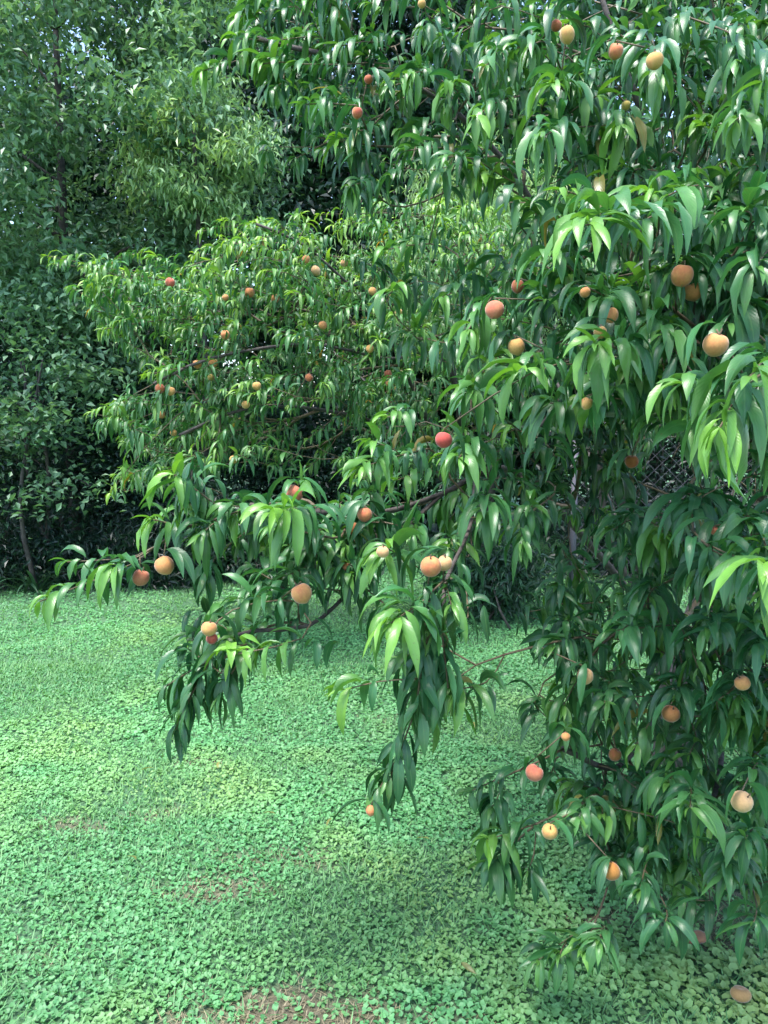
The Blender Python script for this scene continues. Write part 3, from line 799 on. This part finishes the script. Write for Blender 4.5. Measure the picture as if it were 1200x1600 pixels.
rows2 = [(250, 640, 4.5, 172, 770, 4.4), (230, 630, 4.5, 140, 645, 4.4), (380, 600, 4.6, 300, 700, 4.4), (220, 420, 5.0, 75, 400, 4.9), (250, 500, 4.6, 160, 515, 4.5), (410, 360, 4.9, 350, 345, 4.8),
         (640, 330, 5.3, 500, 335, 5.2), (300, 570, 4.5, 230, 585, 4.4), (420, 590, 4.6, 370, 610, 4.4), (460, 350, 4.9, 470, 335, 4.8), (360, 660, 4.5, 330, 720, 4.4), (640, 700, 5.0, 560, 740, 4.8)]
for r in rows2:
    sh2.append((P(*r[:3]), P(*r[3:]), 16, .135, .4, .05, .7))
k = 0
while k < 800:
    x = random.uniform(60, 830); y = random.uniform(300, 785)
    if not inside(POLY_2, x, y): continue
    if y > 640 and 400 < x < 560 and random.random() < .5: k += 1; continue
    cx = abs(x - 520) / 400
    Y = 4.4 + 0.5 * (1 - min(1, abs(x - 330) / 300)) * 0 + random.random() ** 1.5 * 1.5 + max(0, (x - 450) / 350) * 0.6 + max(0, (480 - y) / 300) * .4
    T = P(x, y, Y)
    ax = np.array([T[0] - U0[0], T[1] - U0[1], .2]); ax /= np.linalg.norm(ax) + .3
    d = ax * .8 + np.array([random.gauss(0, .45), random.gauss(-.2, .45), random.gauss(0, .35)]); d /= np.linalg.norm(d)
    up = max(0, (560 - y) / 260)
    sh2.append((T - d * random.uniform(.15, .3), T, random.randint(11, 16), random.uniform(.115, .145), random.choice((.1, .3, .5)) * (0.4 + up), .1, random.uniform(.2, .6) + .3 * up))
    k += 1
for k in range(150):
    v = rng.normal(size=3); v /= np.linalg.norm(v)
    T = np.array([.7, 6.4, 2.3]) + v * np.array([1.6, 1.3, 1.0]) * random.uniform(.7, 1)
    if T[2] < 1.1: continue
    sh2.append((T - v * .2, T, 12, .13, .2, .1, .5))
order = sorted(range(len(sh2)), key=lambda i: np.linalg.norm(sh2[i][0] - F2))
for i in order:
    B, T, n, Ln, yg, t0, tone = sh2[i]
    nb = sk2.attach(B)
    sk2.add_chain([T], nb, -1)
    L2.add_shoot(B, T, n, Ln, yg, t0, 1.0, tone)
A2 = L2.array()
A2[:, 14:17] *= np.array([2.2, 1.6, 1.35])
build_wood(sk2, tree2, M_BARK, M_TWIG, .0022, {0: 'trunk'})
build_leaves(A2, tree2, M_LEAF_FAR, TS_FAR, WS_FAR)

# ------------------------------------------------------------------ background trees and shrubs
def bg_leaves(C, size, asp, tint, tilt=0.8, hang=0.0):
    """folded diamond leaves at C (N,3)"""
    n = len(C)
    az = rng.uniform(0, 2 * pi, n); el = rng.normal(-0.25 - hang, tilt * 0.6, n)
    d = np.stack([np.cos(el) * np.cos(az), np.cos(el) * np.sin(az), np.sin(el)], 1)
    nn = np.stack([-np.sin(el) * np.cos(az), -np.sin(el) * np.sin(az), np.cos(el)], 1)
    b = np.cross(nn, d)
    r = rng.normal(0, tilt * 0.7, n)[:, None]
    b2 = b * np.cos(r) + nn * np.sin(r); n2 = nn * np.cos(r) - b * np.sin(r)
    L = (size * rng.uniform(.65, 1.25, n))[:, None]
    w = L * asp * .5
    V = np.stack([C, C + d * L * .45 + b2 * w + n2 * w * .35, C + d * L - n2 * L * .12, C + d * L * .45 - b2 * w + n2 * w * .35], 1)
    i = (np.arange(n) * 4)[:, None]
    q = np.stack([i + 0, i + 3, i + 2, i + 0, i + 2, i + 1], -1).reshape(-1, 3)
    return V.reshape(-1, 3), q, np.repeat(tint, 4, 0)

def bg_tree(name, label, cat, base, height, center, radii, nclump, nleaf, leaf, asp, cdark, clight, clump_r=0.28, trunk_r=0.12, hang=0.0, limbs=14, group=None, shell=0.55, stems=1):
    base = np.asarray(base, float); center = np.asarray(center, float); radii = np.asarray(radii, float)
    root = tag(empty(name, base), label, cat, group)
    v = rng.normal(size=(nclump, 3)); v /= np.linalg.norm(v, axis=1, keepdims=True)
    rr = shell + (1 - shell) * rng.random(nclump) ** .6
    lob = 1 + 0.22 * np.sin(v[:, 0] * 5 + base[0] * 3) * np.cos(v[:, 2] * 6 + base[1]) + rng.normal(0, .07, nclump)
    C = center + v * radii * (rr * lob)[:, None]
    C = C[C[:, 2] > 0.06]
    cl = rng.integers(0, len(C), nleaf)
    off = rng.normal(size=(nleaf, 3)) * np.array([clump_r, clump_r, clump_r * .6])
    Pp = C[cl] + off
    ctone = rng.random(len(C))[cl] ** 1.4 * .75 + rng.random(nleaf) * .25
    tint = np.asarray(cdark) + (np.asarray(clight) - np.asarray(cdark)) * ctone[:, None]
    tint = tint * rng.uniform(.85, 1.15, (nleaf, 1))
    keep = Pp[:, 2] > 0.03
    Pp = Pp[keep]; tint = tint[keep]
    V, q, t = bg_leaves(Pp - base, leaf, asp, tint, hang=hang)
    tag(link('crown', mesh_np('crown', V, q, np.full(len(q), 3), tint=t, smooth=False), M_LEAF_FAR, root), kind='stuff')
    ends = C[rng.choice(len(C), min(limbs, len(C)), replace=False)]
    for s in range(stems):
        sb = base + (rng.normal(size=3) * np.array([.15, .15, 0]) if stems > 1 else 0)
        top = center + np.array([rng.normal(0, .15), rng.normal(0, .15), radii[2] * .35])
        mid = sb * .6 + top * .4 + np.array([rng.normal(0, .1), rng.normal(0, .1), 0])
        path = smooth_path([sb - [0, 0, .05], mid, top], .25)
        rad = np.linspace(trunk_r, trunk_r * .3, len(path)) / (1 if stems == 1 else 1.6)
        vv, l, c = tubes([(path - base, rad)], 8)
        link('trunk' if stems == 1 else 'stem', mesh_np('trunk', vv, l, c), M_BARK2, root)
        if s == 0:
            P0, R0 = path, rad
    for e in ends:
        j = int(np.argmin(np.linalg.norm(P0 - (e - np.array([0, 0, np.linalg.norm(e[:2] - P0[-1][:2]) * .5])), axis=1)))
        pth = smooth_path([P0[j], (P0[j] + e) / 2 + [0, 0, .12], e], .2)
        vv, l, c = tubes([(pth - base, np.linspace(R0[j] * .45, .006, len(pth)))], 6)
        link('branch', mesh_np('branch', vv, l, c), M_BARK2, root)
    return root

DK = (0.007, 0.028, 0.018); MD = (0.045, 0.125, 0.07); LG = (0.23, 0.385, 0.21); YG = (0.29, 0.43, 0.14); BL = (0.012, 0.042, 0.03)
BG = [
    ('leafy_tree', 'tall airy tree with small mid green leaves at upper left', 'tree', (-3.3, 8.2, 0), 6.5, (-3.2, 7.9, 4.4), (2.1, 1.6, 2.3), 280, 50000, .085, .5, MD, LG, .17, .09, .2, 20),
    ('leafy_tree', 'tree with yellow green feathery sprays right of the airy upper left tree', 'tree', (-2.0, 8.0, 0), 5.5, (-1.75, 7.3, 3.85), (0.55, .5, .65), 34, 6500, .085, .3, LG, YG, .13, .05, .5, 8),
    ('leafy_tree', 'dark bluish tree with sky gleaming through it behind the peach crowns', 'tree', (-0.4, 11.5, 0), 9, (-0.5, 11.3, 5.6), (2.4, 1.8, 3.4), 300, 42000, .12, .55, DK, BL, .3, .2, .1, 22),
    ('willowy_tree', 'yellow green narrow leaved tree glimpsed between the two peach trees', 'tree', (1.0, 8.3, 0), 4.6, (1.0, 8.0, 3.0), (1.0, .8, 1.1), 90, 17000, .10, .18, LG, YG, .2, .08, .6, 9),
    ('leafy_tree', 'dark tree standing behind the wire fence at right', 'tree', (3.4, 10.0, 0), 8, (3.4, 10, 4.2), (2.6, 1.8, 3.4), 260, 32000, .13, .55, DK, MD, .3, .2, .1, 16),
    ('leafy_tree', 'dark tree at far left behind the airy one', 'tree', (-6.2, 11.5, 0), 8, (-6.2, 11.3, 4.6), (2.6, 1.8, 3.8), 280, 24000, .14, .55, DK, MD, .32, .2, .1, 14),
    ('leafy_tree', 'deep shaded tree in the centre background behind the second peach tree', 'tree', (-3.0, 13.0, 0), 9, (-3.0, 13, 4.6), (2.8, 1.8, 4.2), 280, 36000, .14, .55, DK, BL, .32, .2, .1, 14),
    ('leafy_tree', 'background tree filling the gap above the fence near the centre', 'tree', (1.6, 13.0, 0), 8, (1.6, 13, 4.4), (2.6, 1.8, 3.9), 260, 32000, .14, .55, DK, MD, .32, .2, .1, 12),
    ('shrub', 'shrub with pale rounded leaves at left edge above the dark undergrowth', 'shrub', (-3.1, 7.0, 0), 2.8, (-3.1, 6.9, 1.7), (.75, .5, 1.05), 46, 3600, .075, .6, MD, LG, .16, .04, .0, 12, None, .6, 4),
    ('shrub', 'dark shrub in the shade left of the second peach tree', 'shrub', (-2.2, 7.9, 0), 2.4, (-2.2, 7.9, 1.1), (1.0, .6, 1.2), 110, 15000, .06, .5, DK, BL, .2, .04, .0, 8, None, .4, 3),
    ('shrub', 'large dark shrub behind the pale leaved one at left', 'shrub', (-4.0, 8.2, 0), 2.8, (-4.0, 8.2, 1.3), (1.3, .7, 1.5), 140, 19000, .06, .5, DK, BL, .2, .04, .0, 8, None, .4, 3),
    ('shrub', 'dark shrub beneath the drooping left branches of the second peach tree', 'shrub', (-0.9, 8.6, 0), 2.2, (-0.9, 8.6, 1.0), (1.0, .6, 1.1), 110, 14000, .06, .5, DK, BL, .2, .04, .0, 8, None, .4, 3),
    ('leafy_tree', 'dark tree at the right edge behind the near tree crown', 'tree', (6.0, 9.6, 0), 8, (5.8, 9.6, 4.6), (2.2, 1.6, 3.6), 260, 32000, .13, .55, DK, MD, .3, .2, .1, 12),
    ('tall_shrub', 'tall dark shrub beyond the lawn between the second tree and the fence', 'shrub', (1.9, 10.4, 0), 3, (1.9, 10.4, 1.5), (1.5, .7, 1.7), 150, 17000, .11, .55, DK, BL, .24, .04, .0, 8, None, .2, 3),
    ('tall_shrub', 'tall dark shrub closing the gap behind the left undergrowth', 'shrub', (-4.2, 10.6, 0), 3.6, (-4.2, 10.6, 1.9), (2.4, .8, 2.1), 200, 24000, .11, .55, DK, BL, .26, .04, .0, 8, None, .2, 3),
    ('tall_shrub', 'tall dark shrub in the deep background under the second peach crown', 'shrub', (-.6, 10.0, 0), 3.4, (-.5, 10.0, 1.7), (1.9, .7, 2.0), 190, 22000, .11, .55, DK, BL, .24, .04, .0, 8, None, .3, 3),
    ('shrub', 'low dark shrub around the foot of the second peach tree', 'shrub', (.9, 5.95, 0), 1.0, (.88, 5.9, .28), (.32, .2, .28), 40, 3200, .09, .25, DK, MD, .14, .02, .3, 5, None, .4, 3),
    ('low_shrub', 'low near-black undergrowth at the left edge of the lawn', 'shrub', (-3.5, 7.0, 0), .9, (-3.5, 7.0, .5), (.7, .35, .65), 50, 6000, .07, .4, (.006, .018, .013), BL, .14, .012, .2, 4, None, .3, 3),
    ('low_shrub', 'low dark undergrowth left of centre behind the lawn edge', 'shrub', (-2.4, 7.0, 0), .9, (-2.4, 7.15, .3), (.8, .3, .35), 50, 5500, .09, .25, (.006, .018, .013), BL, .14, .012, .2, 4, None, .3, 3),
    ('low_shrub', 'low dark undergrowth below the left tip of the second tree', 'shrub', (-1.4, 7.3, 0), .9, (-1.4, 7.4, .4), (.6, .35, .5), 44, 5000, .06, .5, (.006, .018, .013), MD, .14, .012, .2, 4, None, .3, 3),
    ('shrub', 'dark shrub behind the wire fence at right', 'shrub', (2.8, 7.6, 0), 2.2, (2.8, 7.6, 1.0), (1.1, .6, 1.2), 110, 13000, .07, .5, (.008, .02, .016), DK, .2, .04, .0, 6, None, .4, 3),
    ('shrub', 'dark shrub at the far right behind the fence', 'shrub', (4.6, 7.7, 0), 2.2, (4.6, 7.7, 1.0), (1.2, .6, 1.3), 110, 13000, .07, .5, (.008, .02, .016), DK, .2, .04, .0, 6, None, .4, 3),
]
for b in BG:
    bg_tree(*b)

# strap-leaved clump at the left edge of the lawn
def strap_plant(loc):
    root = tag(empty('strap_leaf_plant', loc), 'clump of dark strap-like leaves at the left edge of the lawn', 'plant')
    for i in range(22):
        a = random.uniform(0, 6.28); L = random.uniform(.3, .55)
        d = np.array([[cos(a) * .5, sin(a) * .5, random.uniform(.6, 1.1)]]); d /= np.linalg.norm(d)
        V = leaf_verts(np.zeros((1, 3)), d, np.array([L]), np.array([.03]), np.array([random.uniform(1, 2.2)]), np.array([0.]), np.array([.2]), np.array([.3]), np.array([.2]), np.array([.02]), TS_NEAR, np.array([.6, .8, 1, 1, 1, .95, .85, .6, .3, .02]))
        me = mesh_np('leaf', V.reshape(-1, 3), leaf_topology(10), np.full(18, 4), tint=np.tile(np.array([[.02, .06, .035]]) * random.uniform(.7, 1.4), (30, 1)), uv=leaf_uv(TS_NEAR))
        link('leaf', me, M_LEAF_FAR, root, (random.gauss(0, .05), random.gauss(0, .05), 0))
strap_plant((-3.15, 6.75, 0))

# ------------------------------------------------------------------ chain-link fence
def fence():
    x0, x1, y, h = 1.55, 5.6, 6.25, 1.5
    root = tag(empty('chain_link_fence', (x0, y, 0)), 'weathered chain-link fence behind the near tree at right', 'fence')
    for k in range(3):
        x = (0, 2.05, 4.05)[k]
        v, l, c = tubes([(np.array([[x, 0, -.1], [x, 0, h + .04]]), np.array([.028, .028]))], 10)
        po = link('post', mesh_np('post', v, l, c), M_WIRE, root)
        v, l, c = tubes([(np.array([[x, 0, h + .04], [x, 0, h + .06], [x, 0, h + .085]]), np.array([.034, .032, .008]))], 10)
        link('post_cap', mesh_np('post_cap', v, l, c), M_WIRE, po)
    v, l, c = tubes([(np.array([[0, -.035, h], [(x1 - x0), -.035, h]]), np.array([.02, .02]))], 8)
    link('top_rail', mesh_np('top_rail', v, l, c), M_WIRE, root)
    p = 0.058; n = int((x1 - x0) / p); m = int((h - .05) / p)
    ch = []
    for i in range(n):            # zig-zag vertical wires that hook into their neighbours
        j = np.arange(m + 1)
        xx = i * p + ((j + i) % 2) * p
        ch.append((np.stack([xx, -.03 + .004 * ((j + i) % 2), .03 + j * p], 1), np.full(m + 1, .0022)))
    v, l, c = tubes(ch, 4)
    tag(link('wire_mesh', mesh_np('wire_mesh', v, l, c), M_WIRE, root), 'diamond wire netting', kind='stuff')
fence()

# ------------------------------------------------------------------ peaches
def peach_mesh(seed, elong=1.0, tip=0.06):
    r = random.Random(seed)
    nu, nv = 22, 14
    V = []; Q = []
    for j in range(nv + 1):
        th = pi * j / nv
        for i in range(nu):
            ph = 2 * pi * i / nu
            R = 0.5 * (1 + 0.02 * sin(3 * ph + seed) * sin(th))
            x = R * sin(th) * cos(ph); y = R * sin(th) * sin(ph); z = R * cos(th) * elong
            dph = min(abs(ph), abs(2 * pi - ph))
            gr = math.exp(-(dph / .28) ** 2) * .10 * sin(th)      # suture groove on one side
            x *= 1 - gr * 2; y *= 1 - gr * .6
            z -= 0.13 * math.exp(-(th / .42) ** 2)                  # stem hollow
            z -= tip * math.exp(-((pi - th) / .22) ** 2)            # pointed tip
            V.append((x, y, z))
    for j in range(nv):
        for i in range(nu):
            a = j * nu + i; b = j * nu + (i + 1) % nu
            Q.append((a, a + nu, b + nu, b))
    me = bpy.data.meshes.new('peach')
    me.from_pydata(V, [], Q)
    me.polygons.foreach_set('use_smooth', np.ones(len(Q), bool))
    me.materials.append(M_PEACH)
    me.update()
    return me
PEACH_ME = [peach_mesh(1, 1, .03), peach_mesh(2, 1.04, .045), peach_mesh(3, .95, .02), peach_mesh(4, 1.02, .05)]
ME_STALK = None
v, l, c = tubes([(np.array([[0, 0, .34], [.02, 0, .45], [.05, .02, .62]]), np.array([.05, .035, .04]))], 6)
ME_STALK = mesh_np('stalk', v, l, c); ME_STALK.materials.append(M_TWIG)

def peach(px, py, dpx, Y, colr, blush, label, group, tilt=None):
    p = P(px, py, Y)
    _, _, z = project(p[None])
    dia = dpx * float(z[0]) / FPX
    o = bpy.data.objects.new('peach', random.choice(PEACH_ME))
    col.objects.link(o)
    o.location = p
    o.scale = (dia * random.uniform(.92, 1.04), dia, dia * random.uniform(.92, 1.06))
    o.rotation_euler = tilt or (random.gauss(0, .35), random.gauss(0, .35), random.uniform(0, 6.28))
    o.color = (*colr, blush)
    tag(o, label, 'peach', group)
    s = bpy.data.objects.new('stalk', ME_STALK); col.objects.link(s); s.parent = o
    return o
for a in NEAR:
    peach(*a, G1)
G2 = 'peaches on the second tree'
FAR2 = [
    (390, 457, 17, ORANGE, .25, 'pale orange peach in the upper middle of the second tree'), (352, 523, 15, ORANGE, .2, 'orange peach in the left middle of the second tree'),
    (250, 607, 16, ORANGE, .45, 'red orange peach, left one of two side by side, second tree left'), (267, 611, 14, YEL, .2, 'yellow orange peach, right one of two side by side, second tree left'),
    (308, 569, 14, ORANGE, .2, 'dull orange peach, left of two under leaves in the second tree'), (333, 567, 15, ORANGE, .15, 'dull orange peach, right of two under leaves in the second tree'),
    (384, 632, 13, YEL, .0, 'yellow peach low in the middle of the second tree'), (401, 603, 14, YEL, -.05, 'bright yellow peach right of the leafy shadow in the second tree'),
    (365, 718, 13, YEL, .0, 'yellow peach near the bottom edge of the second tree'), (266, 441, 15, PINK, .4, 'reddish fruit at the upper left of the second tree'),
    (493, 423, 16, PALE, .1, 'pale orange peach near the top of the second tree'), (252, 648, 12, ORANGE, .1, 'small orange peach below two others, second tree left'),
    (430, 466, 14, ORANGE, .2, 'orange peach right of the pale upper middle one, second tree'), (483, 590, 13, ORANGE, .35, 'reddish peach under the dark bough of the second tree'),
    (504, 508, 13, ORANGE, .1, 'orange peach just above the dark bough of the second tree'), (578, 545, 13, YEL, .0, 'yellow peach right end of the dark bough, second tree'),
    (582, 455, 13, YEL, .1, 'yellow peach at the upper right of the second tree'), (623, 488, 12, YEL, .1, 'small yellow peach beside the near tree leaves, second tree right'),
    (606, 584, 12, PINK, .3, 'upper of two small pink fruits at the right of the second tree'), (608, 599, 11, ORANGE, .1, 'lower of two small fruits at the right of the second tree'),
    (271, 676, 11, YEL, .0, 'tiny yellow peach at the lower left of the second tree'), (478, 405, 13, ORANGE, .1, 'small orange peach at the crown top of the second tree'),
    (330, 590, 12, GRN, .0, 'greenish peach below the two dull ones in the second tree'), (538, 411, 12, PALE, .1, 'pale peach high at the right of the second tree crown'),
    (352, 465, 11, ORANGE, .1, 'small orange peach at the left of the pale upper middle one, second tree'),
]
def near_surface(px, py):
    q = A2[:, 0:3]; x, y, z = project(q)
    m = (abs(x - px) < 22) & (abs(y - py) < 22)
    return (np.percentile(q[m, 1], 12) - .02) if m.sum() > 3 else 4.5
for (px, py, d, c_, b, lab) in FAR2:
    peach(px, py, d, max(4.2, near_surface(px, py)), c_, b, lab, G2)

# fallen fruit
def on_ground(px, py, lift=0.0):
    d = P(px, py, 2.0) - np.array([0, 0, CAM_H]); k = -(CAM_H - lift) / d[2]
    return np.array([0, 0, CAM_H]) + d * k
def fallen(px, py, dia, colr, blush, label, squash=.8):
    p = on_ground(px, py, dia * .3 + .02)
    o = bpy.data.objects.new('fallen_peach', PEACH_ME[2]); col.objects.link(o)
    o.location = p; o.scale = (dia, dia, dia * squash); o.rotation_euler = (.2, .15, random.uniform(0, 6))
    o.color = (*colr, blush)
    tag(o, label, 'peach', 'fallen peaches')
    return o
fallen(1157, 1553, .052, (.34, .20, .08), -.05, 'wrinkled tan fallen peach lying in the weeds at bottom right', .75)
fallen(1092, 1464, .045, (.26, .13, .07), .0, 'broken reddish fallen peach on bare soil under the lowest leaves', .6)
fallen(1078, 1469, .03, (.16, .075, .04), .1, 'dark red scrap of peach beside the broken fallen one', .6)

# yellow fallen leaves on the lawn
for i, (px, py, lab) in enumerate(((213, 1343, 'yellow fallen leaf on the lawn left of the worn spot'), (720, 1503, 'pale fallen leaf on the lawn near the bottom centre'), (740, 1128, 'yellow fallen leaf on the lawn beyond the hanging branch'),
                                   (430, 1272, 'pale yellow fallen leaf in the middle of the lawn'), (343, 1190, 'faded fallen leaf below the lower left branch tip'), (240, 1200, 'yellowish fallen leaf at the left of the lawn'),
                                   (520, 1278, 'thin straw coloured fallen leaf left of the lowest hanging peach'), (672, 1312, 'small yellow fallen leaf right of the lowest hanging peach'))):
    p = on_ground(px, py, .045)
    a = random.uniform(0, 6.28)
    d = np.array([[cos(a), sin(a), .15]]); d /= np.linalg.norm(d)
    V = leaf_verts(np.zeros((1, 3)), d, np.array([.055]), np.array([.016]), np.array([.5]), np.array([.2]), np.array([.5]), np.array([.4]), np.array([.5]), np.array([.1]), TS_NEAR, WS_NEAR)
    me = mesh_np('fallen_leaf', V.reshape(-1, 3), leaf_topology(10), np.full(18, 4), tint=np.tile(np.array([[.28, .24, .07]]) * random.uniform(.7, 1.1), (30, 1)), uv=leaf_uv(TS_NEAR))
    tag(link('fallen_leaf', me, M_LEAF, None, p), lab, 'leaf', 'fallen leaves on the lawn')

# ------------------------------------------------------------------ ground cover: round-leaved weeds and grass
def scatter(y0, y1, dens, wide=.62, pad=.5):
    ys = []; xs = []
    for y in np.arange(y0, y1, .25):
        w = wide * (y + .25) + pad
        n = int(dens * 2 * w * .25)
        xs.append(rng.uniform(-w, w, n)); ys.append(rng.uniform(y, y + .25, n))
    return np.concatenate(xs), np.concatenate(ys)

def clover(name, label, y0, y1, dens, size, nv):
    x, y = scatter(y0, y1, dens)
    b = bare(x, y)
    patch = hash_noise(x * 1.7 + 3, y * 1.7, 11) * .6 + hash_noise(x * 5, y * 5, 12) * .4
    keep = (rng.random(len(x)) > b * .8) & (rng.random(len(x)) < .1 + 1.7 * patch) & ~((y > 6.7) & (x < -1.2) & (rng.random(len(x)) < .8))
    x, y, b, patch = x[keep], y[keep], b[keep], patch[keep]
    n = len(x)
    lush = np.clip((x - .25) * 1.2, 0, 1) * np.clip((2.45 - y) * 2.2, 0, 1)        # the lusher, larger-leaved corner
    h = (.008 + .024 * patch * rng.random(n) ** .6 + .02 * lush * rng.random(n)) * (1 - .6 * b)
    s = size * rng.uniform(.6, 1.25, n) * (1 + .75 * lush) * (.75 + .5 * patch)
    C = np.stack([x, y, gz(x, y) + h], 1)
    t1 = rng.normal(0, .34, n); t2 = rng.normal(-.12, .34, n)
    nrm = np.stack([t1, t2, np.ones(n)], 1); nrm /= np.linalg.norm(nrm, axis=1, keepdims=True)
    u = np.cross(nrm, np.array([0, 1.0, .0])); u /= np.linalg.norm(u, axis=1, keepdims=True)
    w = np.cross(nrm, u)
    rot = rng.uniform(0, 2 * pi, n)
    rings = [C - nrm * (s * .12)[:, None]]
    for k in range(nv):
        a = rot + 2 * pi * k / nv
        rr = s * .5 * (.35 if k == 0 else 1.0) * rng.uniform(.9, 1.08, n)
        rings.append(C + (np.cos(a) * rr)[:, None] * u + (np.sin(a) * rr)[:, None] * w + nrm * (s * rng.uniform(-.08, .08, n))[:, None])
    V = np.stack(rings, 1)
    i = (np.arange(n) * (nv + 1))[:, None]
    k = np.arange(nv)[None, :]
    q = np.stack([i + 0 * k, i + 1 + k, i + 1 + (k + 1) % nv], -1).reshape(-1, 3)
    m = (rng.random(n) * .6 + .4 * hash_noise(x * 3 + 7, y * 3, 21))[:, None]
    yel = np.clip(hash_noise(x * 1.3, y * 1.3 + 4, 22) * 1.2 + hash_noise(x * 6, y * 6, 23) * .9 - 1.05, 0, 1)[:, None] * .8 + lush[:, None] * .75
    c = np.array([.058, .20, .078]) + (np.array([.145, .37, .14]) - np.array([.058, .20, .078])) * m ** 1.2
    c = c * (1 - yel) + (np.array([.23, .36, .11]) + lush[:, None] * np.array([.1, .12, .06])) * yel
    c = c * (.72 + .5 * hash_noise(x * .8 + 2, y * 1.1, 41) + .12 * hash_noise(x * 3.1, y * 4.3, 42))[:, None]
    me = mesh_np(name, V.reshape(-1, 3), q, np.full(len(q), 3), tint=np.repeat(c, nv + 1, 0))
    tag(link(name, me, M_CLOVER), label, 'ground cover', None, 'stuff')
clover('round_leaved_weeds', 'round-leaved green weeds covering the near lawn', 1.45, 3.4, 9600, .0165, 6)
clover('round_leaved_weeds', 'round-leaved green weeds covering the middle of the lawn', 3.4, 5.4, 5800, .0185, 5)
clover('round_leaved_weeds', 'fine green weeds covering the far lawn', 5.4, 10.5, 1400, .028, 4)

def grass(name, label, y0, y1, dens, hgt, dry=False):
    x, y = scatter(y0, y1, dens)
    b = bare(x, y)
    pt = hash_noise(x * 2.1 + 8, y * 2.1, 31)
    if dry: keep = rng.random(len(x)) < b * .9
    else:
        pc = hash_noise(x * 1.7 + 3, y * 1.7, 11) * .6 + hash_noise(x * 5, y * 5, 12) * .4
        keep = (rng.random(len(x)) > b * .8) & (rng.random(len(x)) < 1.35 - 1.7 * pc)
    x, y, pt = x[keep], y[keep], pt[keep]; n = len(x)
    B = np.stack([x, y, gz(x, y)], 1)
    az = rng.uniform(0, 2 * pi, n)
    lean = rng.uniform(1.2, 3.0, n) if dry else rng.uniform(.4, 1.8, n)
    H = hgt * rng.uniform(.5, 1.3, n)
    if dry: H *= .3
    d = np.stack([np.cos(az) * lean, np.sin(az) * lean, np.ones(n)], 1) * H[:, None]
    sd_ = np.stack([-np.sin(az), np.cos(az), np.zeros(n)], 1) * ((.0012 if dry else .0020) + .0008 * (y > 4))[:, None]
    V = np.stack([B + sd_, B - sd_, B + d * .6 - sd_ * .8, B + d * .6 + sd_ * .8, B + d * np.array([1, 1, .85])], 1)
    i = (np.arange(n) * 5)[:, None]
    q = np.stack([i, i + 1, i + 2, i, i + 2, i + 3, i + 3, i + 2, i + 4], -1).reshape(-1, 3)
    m = rng.random(n)[:, None]
    if dry: c = np.array([.14, .118, .075]) + np.array([.24, .205, .135]) * m
    else: c = np.array([.065, .20, .075]) + np.array([.10, .15, .06]) * m
    me = mesh_np(name, V.reshape(-1, 3), q, np.full(len(q), 3), tint=np.repeat(c, 5, 0))
    tag(link(name, me, M_GRASS), label, 'grass', None, 'stuff')
grass('grass', 'short green grass blades mixed with the weeds', 1.45, 4.5, 6000, .03)
grass('grass', 'short green grass of the far lawn', 4.5, 9.5, 1500, .038)
grass('dry_grass', 'dry tan grass litter on the worn spots', 1.45, 4.5, 9000, .05, True)
